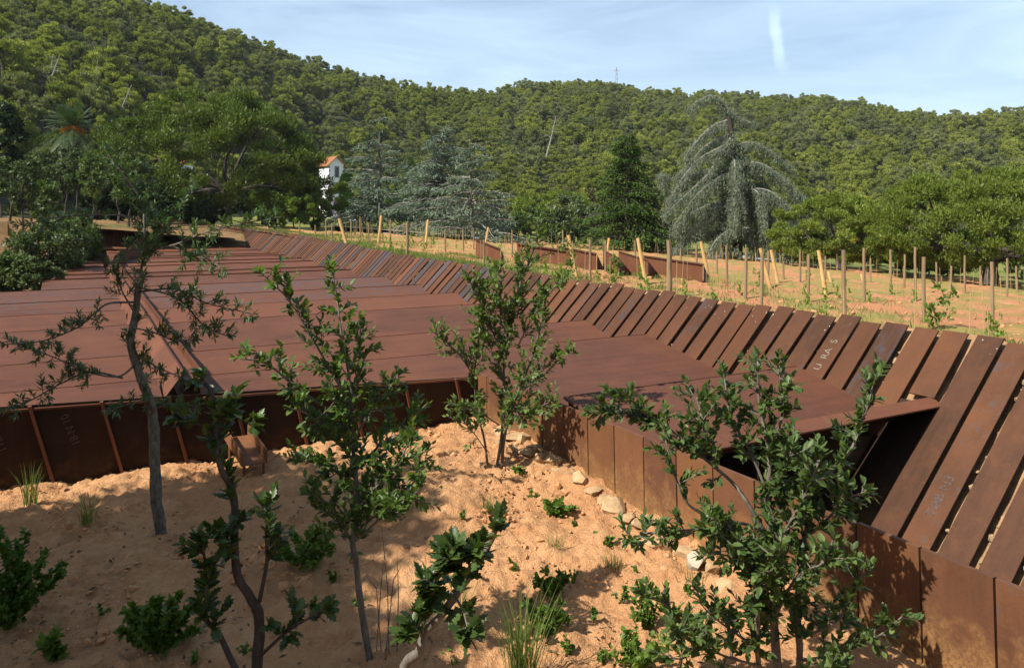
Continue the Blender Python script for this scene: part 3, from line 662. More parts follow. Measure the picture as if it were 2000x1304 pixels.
# steel screens standing in the vineyard: sheet with a dark capping flange and a return side
def screen(x0, t0, x1, t1, b0, b1, d0, d1, label, ret=None):
    o = thing('steel_screen', label, 'screen', at((x0 + x1) / 2, (b0 + b1) / 2, (d0 + d1) / 2), 'steel screens in the vineyard')
    A = at(x0, b0 + 8, d0); B = at(x1, b1 + 8, d1); C = at(x1, t1, d1); D = at(x0, t0, d0)
    n_ = max(1, int(np.linalg.norm(B - A) / 1.2))
    for i in range(n_):
        f0, f1 = i / n_, (i + 1) / n_ - 0.003
        mb = MB(); prism(mb, [A + (B - A) * f0, A + (B - A) * f1, D + (C - D) * f1, D + (C - D) * f0], (0.0, 0.02, 0)); part('sheet', mb, 'screen', o, color=col(0.08, random.uniform(0.34, 0.46)))
    mb = MB(); up_ = np.array((0, 0, 0.05)); fw = np.array((0.0, -0.16, 0.0)); bk = np.array((0.0, 0.1, 0))
    hexa(mb, [D + fw, C + fw, C + bk, D + bk], [D + fw + up_, C + fw + up_, C + bk + up_, D + bk + up_]); part('capping_flange', mb, 'roof', o, color=col(0.6, 0.25))
    if ret:
        xr, br, dr = ret; E = at(xr, br, dr)
        mb = MB(); prism(mb, [B + (0.02, 0, 0), E, C + (0.02, 0, -0.02)], (0.02, 0.02, 0)); part('side_gusset', mb, 'screen', o, color=col(0.95, 0.3))
screen(929, 469, 978, 488, 506, 515, 33, 30.5, 'short rusty screen with sagging cap apart from the others by the grassy bank', (990, 520, 31.5))
screen(1010, 477, 1106, 491, 520, 530, 33.5, 31, 'long rusty steel screen with an almost level cap behind green weeds')
screen(1088, 482, 1165, 497, 515, 540, 32.5, 29.5, 'rusty steel screen ending in a dark gusset behind a leafy weed', (1186, 540, 31.5))
screen(1178, 490, 1209, 506, 528, 540, 30, 27.5, 'shortest steel screen, its cap curving steeply down', (1236, 537, 30.0))
screen(1208, 492, 1265, 510, 530, 538, 30.5, 27.5, 'rusty steel screen with a large grey triangular gusset', (1288, 539, 30.5))
screen(1257, 501, 1373, 518, 532, 546, 30.5, 26.5, 'longest rusty steel screen, beside the leaning yellow post', (1388, 550, 29.0))

# ------------------------------------------------------------------ vineyard furniture
def post_mesh(h, r0, m, lean=0):
    mb = MB(); z = np.linspace(0, h, 6); P = np.stack((r_w.normal(0, 0.004, 6) + lean * z, r_w.normal(0, 0.004, 6), z), -1)
    tube(mb, P, r0 * np.array((1.05, 1.0, 1.0, 0.97, 0.95, 0.9)), 8); me = mb.mesh('post'); me.materials.append(M[m]); return me
r_w = np.random.default_rng(5)
PV = [post_mesh(1.0, 0.042, 'post', random.uniform(-0.015, 0.015)) for _ in range(5)]
def put(name, me, loc, label, cat, group, scale=(1, 1, 1), rot=(0, 0, 0)):
    o = bpy.data.objects.new(name, me); COL.objects.link(o); o.location = tuple(loc); o.scale = scale; o.rotation_euler = rot
    return tag(o, label, cat, group)
# weathered posts: (x, top, base) as they stand in the rows
POSTS = [(1308, 470, 590), (1456, 483, 583), (1487, 494, 606), (1579, 497, 590), (1649, 490, 632), (1688, 486, 590), (1740, 488, 575), (1766, 497, 562), (1788, 485, 588), (1804, 502, 628), (1857, 520, 562),
         (1884, 500, 572), (1939, 513, 640), (1967, 505, 580), (1420, 480, 560), (1500, 490, 558), (1563, 490, 550), (1153, 468, 548), (1183, 470, 530), (945, 468, 520), (795, 435, 505), (833, 430, 483), (763, 428, 472), (742, 422, 474),
         (704, 424, 468), (637, 432, 466), (616, 440, 462), (585, 432, 462), (870, 450, 492), (905, 448, 490), (1000, 450, 500), (1100, 450, 505), (1240, 470, 520), (1360, 480, 540), (1530, 510, 545), (1612, 500, 545), (1915, 520, 560), (1986, 520, 570),
         (925, 450, 486), (1030, 455, 500), (648, 440, 468), (686, 432, 470), (720, 436, 472), (1330, 486, 530), (1400, 492, 535), (1700, 505, 552), (1645, 512, 545), (1830, 512, 556)]
for x, t, b in POSTS:
    p = vine_hit(x, b); h = (b - t) / F * p[1]
    put('vine_post', PV[random.randrange(5)], p - (0, 0, 0.15), 'weathered brown wooden post upright in the vineyard soil', 'post', 'weathered vine posts', (1, 1, h + 0.15), (random.uniform(-0.015, 0.015), random.uniform(-0.015, 0.015), random.uniform(0, 6)))
NPV = [post_mesh(1.0, 0.062, 'newpost') for _ in range(3)]
LEAN = [(663, 427, 678, 482), (1110, 459, 1126, 542), (1246, 465, 1262, 556), (1369, 472, 1386, 550), (1485, 485, 1504, 562), (1506, 488, 1519, 552), (1599, 489, 1613, 574), (745, 421, 739, 476), (836, 429, 831, 484), (954, 444, 946, 484), (1054, 452, 1049, 500), (1190, 465, 1183, 510), (1682, 535, 1687, 552), (1618, 530, 1622, 548)]
for x0, t, x1, b in LEAN:
    p = vine_hit(x1, b); q = at(x0, t, p[1] + 0.05); v = Vector(tuple(q - p)); L_ = v.length
    put('leaning_post', NPV[random.randrange(3)], p - np.array(v) / L_ * 0.2, 'thick yellow wooden end post leaning in the vineyard', 'post', 'leaning yellow end posts', (1, 1, L_ + 0.2), v.to_track_quat('Z', 'Y').to_euler())
cm = MB(); tube(cm, [(0, 0, 0), (0.004, 0, 0.5), (0, 0.003, 1.0)], 0.0065, 5); CANE = cm.mesh('cane'); CANE.materials.append(M['cane'])
r = np.random.default_rng(31)
VTREE = []
def leafy_small(seed, h, n, L, Wd, m='vine'):
    q = np.random.default_rng(seed); mb = MB()
    C = np.stack((q.normal(0, h * 0.16, 9), q.normal(0, h * 0.16, 9), np.linspace(0.12, 1, 9) * h), -1)
    clumps(mb, q, C, h * 0.17, n // 9, L, Wd, 0.3, 0.2); me = mb.mesh('shoot_leaves'); me.materials.append(M[m]); return me
VINES = [leafy_small(40 + i, 0.42, 70, 0.085, 0.075) for i in range(5)]
for row in range(15):
    u0 = 8.6 + row * 2.0 + r.uniform(-0.1, 0.1)
    for s0 in np.arange(-9.0, 44, 1.15 if row < 8 else 1.5):
        u_ = u0 + r.normal(0, 0.06); s_ = s0 + r.normal(0, 0.12); X, Y = xy(u_, s_); z = vz(u_, s_)
        px = CX + F * X / max(Y, 1)
        if Y < 9 or px > 2040 or px < 640: continue
        if s_ > 14 and 900 < px < 1420 and u_ > 9 : 
            if r.random() < 0.55: continue
        if r.random() < 0.62:
            put('vine_cane', CANE, (X, Y, z - 0.05), 'thin pale cane stuck upright beside a young vine', 'cane', 'thin vine canes', (1, 1, r.uniform(0.75, 1.25)), (r.normal(0, 0.03), r.normal(0, 0.03), r.uniform(0, 6)))
        if r.random() < 0.50 and row < 9:
            me = VINES[r.integers(5)]; sc = r.uniform(0.45, 1.0)
            put('young_vine', me, (X + 0.08, Y - 0.05, z - 0.02), 'small bright green young vine in the red vineyard soil', 'vine', 'young vines', (sc * 0.8, sc * 0.8, sc), (0, 0, r.uniform(0, 6)))
for i, (x, b, h, lab) in enumerate([(1838, 645, 0.85, 'tall leafy green weed at the plank heads between two posts'), (1205, 555, 0.75, 'rounded dark green weed before the grey gusset screen'), (1120, 548, 1.1, 'feathery green weed in front of a steel screen behind the leaning post')]):
    p = vine_hit(x, b); put('tall_weed', leafy_small(60 + i, h, 200, 0.11, 0.05, 'weed'), p, lab, 'weed', None)
pm = MB(); q = np.random.default_rng(8)
for k in range(5):
    a = k * 1.257; scatter_leaves(pm, [(0, 0, 0.30)], [(math.cos(a), math.sin(a), 0.45)], [(0, 0, 1)], 0.055, 0.06, 0.5)
POP = pm.mesh('poppy'); POP.materials.append(M['red']); gm_ = MB(); tube(gm_, [(0, 0, 0), (0.01, 0, 0.15), (0, 0, 0.30)], 0.003, 4); POPS = gm_.mesh('poppy_stem'); POPS.materials.append(M['weed'])
for x, b in [(1613, 578), (1764, 583), (1741, 622), (1929, 637), (1841, 595), (1410, 573), (1420, 583), (1520, 588), (1614, 576), (1988, 578), (1392, 548), (1403, 560), (1416, 572), (1880, 588), (1895, 580), (1690, 590)]:
    p = vine_hit(x, b); t_ = thing('poppy', 'small red poppy flower in the vineyard grass', 'flower', p, 'red poppies')
    part('petals', POP, None, t_).scale = (1.1,) * 3; part('stem', POPS, None, t_)
# grass and clods of the vineyard
r = np.random.default_rng(77); mb = MB()
N = 130000; u_ = 7.0 + r.gamma(1.3, 2.4, N); s_ = r.uniform(-9, 44, N); X, Y = xy(u_, s_)
den = fbm(X * 0.55, Y * 0.55, 3) + 0.38 * np.exp(-(u_ - 7) / 0.9) + 0.30 * np.exp(-((s_ - 15) / 6) ** 2 - ((u_ - 9) / 3) ** 2)
ok = (den > 0.04) & (u_ < 30); X, Y, u_, s_ = X[ok], Y[ok], u_[ok], s_[ok]
z = np.array([vz(a, b) for a, b in zip(u_, s_)])
d = unit(r.normal(size=(len(X), 3)) * (0.55, 0.55, 0.1) + (0, 0, 1.0))
scatter_leaves(mb, np.stack((X, Y, z), -1), d, rv(r, len(X)), r.uniform(0.06, 0.22, len(X)), 0.016, r.random(len(X)))
part('vineyard_grass', mb, 'grass', None, (0, 0, 0))['kind'] = 'stuff'
mb = MB()
for _ in range(1600):
    u0 = 7.1 + r.gamma(1.4, 4.0); s0 = r.uniform(-9, 35)
    if u0 > 28: continue
    X, Y = xy(u0, s0); sz = r.uniform(0.025, 0.075) * (1 + (r.random() < 0.05)); rock(mb, r, np.array((X, Y, vz(u0, s0) + sz * 0.2)), sz, 0.7, 4)
part('vineyard_clods', mb, 'clod', None, (0, 0, 0))['kind'] = 'stuff'

# ------------------------------------------------------------------ garden and hillside trees
def tree_thing(name, label, cat, loc, group=None): return thing(name, label, cat, loc, group)
def base(px, py, d):
    p = at(px, py, d); p[2] = float(G(p[0], p[1])); return p
def limb_pts(a, b, sag=0.0, n=6, j=0.05, q=rng):
    a = np.asarray(a, float); b = np.asarray(b, float); t = np.linspace(0, 1, n)[:, None]; L = np.linalg.norm(b - a)
    P = a + (b - a) * t; P[:, 2] += (np.sin(t[:, 0] * math.pi)) * sag * L; P[1:-1] += q.normal(0, j * L, (n - 2, 3)); return P
def umbrella(name, label, loc, R, top, bot, trunk_h, tr, seed, n_cl=95, per=230, m='pine', Ry=None, L=0.42, skirt=0.35, cat='pine tree', lean=0.0, nlimb=9, off=(0, 0)):
    """stone pine: bare trunk, rising limbs and a broad domed crown of needle clumps; heights above the base"""
    q = np.random.default_rng(seed); Ry = Ry or R * 0.85
    o = tree_thing(name, label, cat, loc); B = np.asarray(loc, float); C0 = B + (off[0], off[1], 0)
    C = []; rad = []
    while len(C) < n_cl:
        a = q.uniform(0, 6.283); e = math.asin(q.uniform(-skirt, 1)); rr = q.uniform(0.80, 1.0)
        x = R * math.cos(a) * math.cos(e) * rr; y = Ry * math.sin(a) * math.cos(e) * rr
        H = top - bot; z = bot + H * (max(0, math.sin(e)) ** 0.8) * rr if e > 0 else bot + H * 0.45 * math.sin(e)
        c = q.uniform(0.10, 0.18) * R * (0.9 if e > 0 else 0.75)
        C.append(C0 + (x, y, z - c * 0.5)); rad.append(c)
    C = np.array(C); mb = MB()
    clumps(mb, q, C, rad, int(per * 1.75), L * 0.68, L * 0.21, up=0.75, shell=0.25, flat=0.62, ts=0.17, align=0.45)
    tm = MB(); top_t = B + (lean, 0, trunk_h); fork = top_t
    tube(tm, crv([B - (0, 0, 0.4), B + (lean * 0.2, 0, trunk_h * 0.5), fork]), np.linspace(tr * 1.15, tr * 0.85, 11), 10, wob=0.15)
    part('trunk', tm, 'pinebark', o, smooth=True)
    lm = MB(); idx = q.choice(len(C), nlimb, replace=False)
    for i in idx:
        P = limb_pts(fork - (0, 0, 0.2), C[i], 0.04, 7, 0.03, q); tube(lm, P, np.linspace(tr * 0.42, tr * 0.05, 7), 6)
        dist = np.linalg.norm(C - C[i], axis=1)
        for j in np.argsort(dist)[1:7]:
            tube(lm, limb_pts(P[4 if q.random() < 0.5 else 3], C[j], 0.03, 5, 0.05, q), np.linspace(tr * 0.16, tr * 0.03, 5), 4, cap=False)
    part('limbs', lm, 'darkbark', o)
    part('crown', mb, m, o, kind=None); return o
def roundtree(name, label, loc, R, H, seed, m, n_cl=45, per=150, L=0.3, Wd=None, cat='tree', group=None, tr=0.12, low=0.25, bark='darkbark', crown='crown', trunk='trunk', Rz=None, cl=(0.16, 0.32), lead=True):
    q = np.random.default_rng(seed); o = tree_thing(name, label, cat, loc, group); B = np.asarray(loc, float)
    Rz = Rz or (H * (1 - low)) / 2; cz = H - Rz
    D = rv(q, n_cl) * (q.uniform(0.25, 1, n_cl) ** 0.5)[:, None] * np.array((R, R, Rz)) * 0.86
    C = B + (0, 0, cz) + D; rad = q.uniform(*cl, n_cl) * min(R, Rz)
    mb = MB(); clumps(mb, q, C, rad, int(per * 0.75), L * 1.1, (Wd or L * 0.45) * 1.15, up=0.25, shell=0.3, flat=0.85, ts=0.17)
    tm = MB(); tube(tm, limb_pts(B - (0, 0, 0.3), B + (q.normal(0, 0.1), q.normal(0, 0.1), cz), 0, 6, 0.02, q), np.linspace(tr, tr * 0.5, 6), 7)
    for i in q.choice(n_cl, min(9, n_cl), replace=False): tube(tm, limb_pts(B + (0, 0, max(0.2, cz * 0.6)), C[i], 0.05, 5, 0.04, q), np.linspace(tr * 0.45, tr * 0.08, 5), 5, cap=False)
    part(trunk, tm, bark, o); part(crown, mb, m, o); return o
def cedar(name, label, loc, H, R, seed, m, tiers=13, droop=0.18, dens=1.0, L=0.34, bark='bark', hang=0.25, low=0.08, open_=0.0, cat='cedar tree', pale=True, taper=0.9):
    """tiered conifer: trunk, whorls of spreading boughs, flat sprays with hanging tips"""
    q = np.random.default_rng(seed); o = tree_thing(name, label, cat, loc); B = np.asarray(loc, float)
    tm = MB(); lean = q.normal(0, 0.012 * H, 2)
    tr = lambda t: B + (lean[0] * t, lean[1] * t, H * t)
    tube(tm, [tr(t) for t in np.linspace(-0.02, 1, 10)], np.linspace(0.030 * H, 0.006, 10), 8); part('trunk', tm, bark, o)
    bm_ = MB(); mb = MB()
    for i in range(tiers):
        f = low + (1 - low) * (i + q.uniform(0, 0.5)) / tiers
        if f > 0.99: continue
        nb = int(q.integers(5, 9) * (1.0 if f < 0.7 else 0.75))
        for b in range(nb):
            a = q.uniform(0, 6.283); Lb = R * (1 - f) ** taper * q.uniform(0.45, 1.3) + 0.05 * R
            p0 = tr(min(0.985, max(0.03, f + q.uniform(-0.045, 0.045)))); n = 9; t = np.linspace(0, 1, n)
            dv_ = np.array((math.cos(a), math.sin(a), 0)); P = p0 + t[:, None] * Lb * dv_
            P[:, 2] += Lb * (q.uniform(0.0, 0.34) * t - droop * q.uniform(0.7, 1.4) * t ** 2 * 1.7) + q.normal(0, 0.02 * Lb, n) * t
            tube(bm_, P, np.linspace(0.012 * H * (1 - f) + 0.015, 0.008, n), 5, cap=False)
            if q.random() < open_: continue
            ns = int(150 * dens * (Lb / R) + 26)
            tt = q.uniform(0.12, 1, ns) ** 0.85; ii = tt * (n - 1); k0 = np.clip(ii.astype(int), 0, n - 2); fr = (ii - k0)[:, None]
            c = P[k0] * (1 - fr) + P[k0 + 1] * fr
            sdv = np.array((-dv_[1], dv_[0], 0)); w_ = Lb * 0.30 * np.sin(np.clip(tt, 0, 1) * 2.6 + 0.3)
            lat = q.uniform(-1, 1, ns); c = c + (lat * w_)[:, None] * sdv
            c[:, 2] -= np.abs(lat) * w_ * 0.25 + q.exponential(hang * 0.35, ns)
            dd = unit(dv_ * 0.7 + sdv * (lat * 0.9)[:, None] + q.normal(0, 0.35, (ns, 3)) + np.array((0, 0, -hang)))
            nr = unit(q.normal(0, 0.45, (ns, 3)) + (0, 0, 1)); bt = np.clip(0.5 + q.normal(0, 0.16) + q.normal(0, 0.14, ns), 0, 1); sz = q.uniform(0.6, 1.4, ns)
            scatter_leaves(mb, c, dd, nr, L * sz, L * 0.30 * sz, bt)
            hs = int(ns * 0.45); j = q.integers(0, ns, hs)
            scatter_leaves(mb, c[j], unit(q.normal(0, 0.4, (hs, 3)) + (0, 0, -0.8)), rv(q, hs), L * 0.9, L * 0.22, bt[j])
    part('boughs', bm_, 'palebark' if pale else 'darkbark', o); part('foliage', mb, m, o); return o

umbrella('stone_pine', 'huge umbrella pine with thick forked trunk at the far end of the plank fence', base(440, 440, 62), 8.6, 10.7, 4.1, 2.9, 0.46, 101, n_cl=215, per=300, L=0.38, skirt=0.72, off=(-0.7, 0), m='pinedark')
umbrella('leaning_pine', 'smaller pine with leaning dark trunk beside the huge umbrella pine', base(515, 436, 68), 4.4, 5.2, 2.2, 1.4, 0.22, 102, n_cl=46, per=220, L=0.36, skirt=0.6, lean=0.4, off=(3.4, 0))
umbrella('stone_pine', 'low spreading pine between the weeping cedar and the biggest spreading pine', base(1640, 548, 50), 4.3, 5.1, 2.1, 1.2, 0.20, 103, n_cl=170, per=250, L=0.27, skirt=0.8, lean=-0.3)
umbrella('stone_pine', 'biggest spreading pine with thick dark many-limbed trunk beyond the vineyard', base(1932, 572, 42), 6.1, 6.5, 2.9, 1.4, 0.42, 104, n_cl=290, per=270, L=0.26, skirt=0.85, nlimb=14)
umbrella('stone_pine', 'bright domed pine peeping over the grey-green oak', base(1085, 452, 95), 5.2, 6.2, 3.0, 2.0, 0.25, 105, n_cl=90, per=200, L=0.42, skirt=0.5)
umbrella('stone_pine', 'light green rounded pine rising behind the dark green cedar', base(1140, 420, 140), 5.5, 12.5, 6.5, 5.0, 0.3, 106, n_cl=90, per=180, L=0.55, skirt=0.7, m='pine2')
roundtree('oak', 'grey-green bushy oak between the blue cedars and dark cedar', base(1110, 470, 74), 3.4, 4.6, 110, 'olive', 60, 190, 0.26, cat='tree', low=0.1)
roundtree('oak', 'grey-green oak crowding against the dark green cedar', base(1165, 476, 70), 2.6, 4.0, 111, 'olive', 45, 180, 0.25, low=0.1)
roundtree('oak', 'low olive-green oak between the open blue cedar and the bushy oak', base(1035, 470, 78), 2.4, 3.4, 112, 'bush', 40, 170, 0.26, low=0.1)
cedar('blue_cedar', 'blue cedar with long low boughs beside the white tower', base(742, 462, 74), 10.6, 6.2, 120, 'cedar', 12, 0.16, 1.0, 0.36, open_=0.05)
cedar('blue_cedar', 'dense blue-grey cedar between the two thinner blue cedars', base(862, 475, 66), 9.2, 5.2, 121, 'cedar', 15, 0.14, 1.2, 0.32, taper=0.75)
cedar('blue_cedar', 'open blue cedar with a bare pale upper trunk by the steel screens', base(922, 480, 60), 8.0, 5.0, 122, 'cedar', 12, 0.15, 0.9, 0.30, open_=0.30)
cedar('green_cedar', 'tall dark green cedar next to the weeping cedar', base(1225, 492, 60), 8.9, 4.2, 123, 'gcedar', 18, 0.22, 1.6, 0.30, hang=0.35, pale=False, taper=0.62)
cedar('golden_conifer', 'golden-yellow conifer tip showing above the low spreading pine', base(1690, 470, 66), 5.6, 1.25, 124, 'yellow', 14, 0.0, 0.5, 0.26, hang=0.0, cat='conifer', low=0.3)
# weeping cedar: an arching pale leader, long drooping boughs and curtains of hanging strands
def weeping():
    q = np.random.default_rng(130); d = 56.0; B = base(1438, 535, d)
    o = tree_thing('weeping_cedar', 'grey weeping cedar with bent bare tip and curtains of hanging foliage', 'cedar tree', B)
    def w(px, py, dy=0.0): return at(px, py, d) * 1.0 + np.array((0, dy, 0))
    tm = MB(); spine = crv([B - (0, 0, 0.3), w(1440, 470), w(1435, 380), w(1430, 290), w(1425, 235), w(1413, 208), w(1398, 188)], 4)
    tube(tm, spine, np.linspace(0.42, 0.04, len(spine)), 8); part('trunk', tm, 'darkbark', o)
    BR = [([(1425, 222), (1398, 188), (1370, 193), (1345, 212)], 0.3), ([(1415, 210), (1440, 228), (1470, 238)], 0.2), ([(1420, 235), (1385, 250), (1355, 280), (1330, 312)], -0.8), ([(1424, 262), (1380, 285), (1345, 325), (1322, 345)], 0.9),
          ([(1428, 265), (1410, 285), (1360, 312), (1318, 360), (1290, 415)], -1.6), ([(1430, 290), (1400, 300), (1375, 340), (1330, 380), (1285, 420)], -2.2), ([(1435, 285), (1470, 278), (1510, 296), (1555, 330)], 0.5), ([(1438, 320), (1480, 320), (1525, 350), (1565, 395)], -1.0),
          ([(1438, 300), (1455, 310), (1490, 335), (1520, 380)], 1.2), ([(1432, 340), (1400, 345), (1350, 380), (1300, 440)], -2.6), ([(1440, 385), (1462, 370), (1490, 375), (1515, 400), (1525, 418)], -2.6), ([(1440, 380), (1462, 372), (1468, 400), (1465, 440)], -3.0),
          ([(1436, 400), (1400, 400), (1360, 430), (1320, 470), (1300, 495)], -2.4), ([(1438, 420), (1480, 420), (1510, 445), (1525, 490)], -2.0), ([(1436, 430), (1415, 445), (1380, 470), (1360, 500)], -3.0), ([(1440, 440), (1460, 450), (1490, 470), (1500, 505)], -2.8),
          ([(1430, 330), (1390, 330), (1350, 345), (1310, 395)], 1.8), ([(1440, 360), (1490, 360), (1540, 400), (1550, 430)], 1.6), ([(1436, 390), (1390, 400), (1340, 430), (1320, 480)], 1.8), ([(1440, 400), (1490, 400), (1530, 440), (1535, 480)], 2.0),
          ([(1432, 310), (1425, 320), (1420, 350), (1425, 400)], -2.8), ([(1438, 350), (1430, 350), (1415, 390), (1410, 440)], -3.3), ([(1300, 345), (1288, 340), (1296, 362)], -1.0)]
    bm_ = MB(); mb = MB()
    for pts, dy in BR:
        P = crv([w(x, y, dy * (i / (len(pts) - 1)) ** 0.7) for i, (x, y) in enumerate(pts)], 6); n = len(P)
        tube(bm_, P, np.linspace(0.075, 0.02, n), 5, cap=False)
        Ltot = np.linalg.norm(np.diff(P, axis=0), axis=1).sum(); ns = int(85 * Ltot)
        for _ in range(ns):
            t = q.uniform(0.06, 1) * (n - 1); k = min(int(t), n - 2); c = P[k] + (P[k + 1] - P[k]) * (t - k) + q.normal(0, 0.16, 3) * (1, 1.8, 0.4)
            hl = q.uniform(0.25, 1.15) * (0.55 if pts[0][1] < 300 else 1.0); m_ = int(hl / 0.085) + 2
            z = np.linspace(0, hl, m_); swing = q.normal(0, 0.12, 2)
            S = c + np.stack((swing[0] * z + q.normal(0, 0.03, m_), swing[1] * z + q.normal(0, 0.03, m_), -z), -1)
            if q.random() < 0.16: tube(bm_, S[::3] if m_ > 6 else S, 0.012, 3, cap=False)
            scatter_leaves(mb, S, unit(q.normal(0, 0.55, (m_, 3)) + (0, 0, -0.9)), rv(q, m_), q.uniform(0.12, 0.26, m_), 0.042, np.clip(0.45 + q.normal(0, 0.15) + q.normal(0, 0.1, m_), 0, 1))
    C_ = []
    for _ in range(90):
        f = q.uniform(0, 1) ** 0.6; yy = 250 + 250 * f; R_ = 0.3 + 3.0 * f; a = q.uniform(0, 6.283); C_.append(w(1434, yy) + np.array((math.cos(a), math.sin(a), 0)) * R_ * q.uniform(0.1, 0.85))
    clumps(mb, q, np.array(C_), 0.55, 150, 0.22, 0.06, up=-0.9, shell=0.2)
    part('boughs', bm_, 'palebark', o); part('foliage', mb, 'wcedar', o)
weeping()
def palm(name, label, c, R, H, seed, nf=46, fruit=False):
    q = np.random.default_rng(seed); B = np.array(c) - (0, 0, H); o = tree_thing(name, label, 'palm tree', B)
    tm = MB(); tube(tm, [B, B + (0, 0, H * 0.5), np.array(c)], [0.32, 0.30, 0.34], 9, wob=0.2); part('trunk', tm, 'pinebark', o)
    for k in range(nf):
        a = q.uniform(0, 6.283); e = q.uniform(-0.5, 1.35); t = np.linspace(0, 1, 12); L_ = R * q.uniform(0.85, 1.1)
        x = L_ * t * math.cos(e); z = L_ * (t * math.sin(e) - 0.42 * t ** 2 * math.cos(e) ** 0.5 if math.cos(e) > 0 else t)
        P = np.array(c) + np.stack((x * math.cos(a), x * math.sin(a), z), -1); mb = MB(); tube(mb, P, np.linspace(0.03, 0.008, 12), 3, cap=False)
        T = unit(np.gradient(P, axis=0)); sdv = np.array((-math.sin(a), math.cos(a), 0)); tt = np.linspace(0.12, 1, 44); ii = tt * 11; k0 = np.clip(ii.astype(int), 0, 10); pp = P[k0] + (P[k0 + 1] - P[k0]) * (ii - k0)[:, None]
        for sg in (-1, 1):
            dd = unit(T[k0] * 0.75 + sdv * sg + q.normal(0, 0.12, (44, 3)) - (0, 0, 0.25)); scatter_leaves(mb, pp, dd, np.cross(dd, T[k0]), R * 0.20 * np.sin(tt * 2.7 + 0.25), 0.045, np.clip(q.normal(0.5, 0.15) + q.normal(0, 0.1, 44), 0, 1))
        part('frond', mb, 'palm', o)
    if fruit:
        for k in range(7):
            a = k * 0.9; mb = MB(); clumps(mb, q, np.array(c) + np.array([(math.cos(a) * f, math.sin(a) * f, 0.1 - 0.5 * f) for f in (0.3, 0.55, 0.8)]), 0.26, 60, 0.12, 0.08); part('fruit_cluster', mb, 'orange', o)
palm('palm', 'palm with orange fruit clusters on the wooded slope', at(143, 250, 66), 3.0, 5.0, 140, fruit=True)
palm('palm', 'palm half hidden behind the dense blue cedar', at(806, 345, 92), 2.9, 4.6, 141, nf=36)
palm('palm', 'small palm low behind the blue cedar boughs', at(800, 372, 88), 1.9, 3.0, 142, nf=26)
# garden shrubs
def shrub(px, py, d, R, H, m, seed, name, label, n_cl=30, per=160, L=0.2, group=None, cat='shrub'):
    b = base(px, py, d); return roundtree(name, label, b, R, H, seed, m, n_cl, per, L, cat=cat, group=group, low=0.02, tr=0.06, crown='foliage', trunk='stem')
shrub(575, 452, 58, 2.0, 3.0, 'bright', 150, 'shrub', 'yellow-green shrub right behind the far plank tops', 34, 190)
shrub(612, 455, 60, 1.9, 3.4, 'bush', 151, 'shrub', 'taller green shrub against the white tower foot', 34, 180)
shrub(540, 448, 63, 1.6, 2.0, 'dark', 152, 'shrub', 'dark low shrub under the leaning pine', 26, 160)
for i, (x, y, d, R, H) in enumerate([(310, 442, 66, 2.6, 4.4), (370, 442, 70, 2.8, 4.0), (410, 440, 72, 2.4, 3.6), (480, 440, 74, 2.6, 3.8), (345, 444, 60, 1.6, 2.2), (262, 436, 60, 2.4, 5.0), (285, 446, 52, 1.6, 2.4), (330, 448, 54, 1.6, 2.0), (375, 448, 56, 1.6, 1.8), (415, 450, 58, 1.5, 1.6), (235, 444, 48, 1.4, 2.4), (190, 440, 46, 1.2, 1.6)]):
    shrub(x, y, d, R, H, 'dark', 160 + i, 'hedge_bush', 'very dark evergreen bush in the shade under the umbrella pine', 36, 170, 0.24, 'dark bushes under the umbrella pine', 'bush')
for i, (x, y, d, R, H, m) in enumerate([(1760, 560, 50, 1.7, 2.2, 'bright'), (1815, 562, 49, 1.6, 2.0, 'bright'), (1860, 566, 50, 1.7, 2.2, 'bush'), (1985, 580, 50, 1.9, 3.0, 'olive'), (1560, 535, 60, 1.8, 1.8, 'bush'), (1700, 552, 56, 1.8, 2.2, 'bush')]):
    shrub(x, y, d, R, H, m, 170 + i, 'hedge_bush', 'green bush in the hedge under the spreading pines', 30, 170, 0.19, 'hedge bushes under the spreading pines', 'bush')
for i, (x, y, d, R, H) in enumerate([(960, 478, 72, 1.8, 2.6), (1010, 480, 70, 1.8, 2.2), (1290, 500, 66, 2.0, 2.6), (1080, 480, 66, 1.6, 2.0), (1140, 486, 64, 1.6, 1.8), (780, 462, 88, 2.2, 4.4), (690, 455, 95, 2.2, 3.6), (830, 462, 92, 2.6, 4.0), (1330, 510, 68, 2.0, 2.6)]):
    shrub(x, y, d, R, H, 'bush' if i % 2 else 'dark', 180 + i, 'garden_bush', 'dark green bush filling in behind the cedars', 30, 150, 0.24, 'bushes behind the cedars', 'bush')
def column(px, top, bot, w, d, label, seed):
    b = base(px, bot, d); H = (bot - top) / F * d + 0.3; R = w / 2 / F * d; q = np.random.default_rng(seed); o = tree_thing('cypress', label, 'cypress tree', b)
    t = q.uniform(0, 1, 5200); a = q.uniform(0, 6.283, 5200); rr = R * np.minimum(1, 2.4 * (1 - t) ** 0.6) * q.uniform(0.8, 1.03, 5200); P = b + np.stack((rr * np.cos(a), rr * np.sin(a), t * H), -1)
    D = np.stack((np.cos(a), np.sin(a), np.full(5200, 1.4)), -1); mb = MB(); scatter_leaves(mb, P, D + q.normal(0, 0.2, D.shape), D * (1, 1, 0.1) + q.normal(0, 0.3, D.shape), 0.30, 0.12, np.clip(q.normal(0.5, 0.2, 5200), 0, 1)); part('foliage', mb, 'cypress', o)
    tm = MB(); tube(tm, [b - (0, 0, 0.2), b + (0, 0, H * 0.8)], 0.08, 6); part('trunk', tm, 'darkbark', o)
column(676, 368, 466, 25, 105, 'clipped bright green cypress column right of the white tower', 190)
column(731, 372, 440, 22, 110, 'second green cypress column behind the blue cedar', 191)
bg = base(656, 440, 118); t_ = thing('bougainvillea', 'purple bougainvillea climbing at the foot of the white tower', 'climber', bg); q = np.random.default_rng(195)
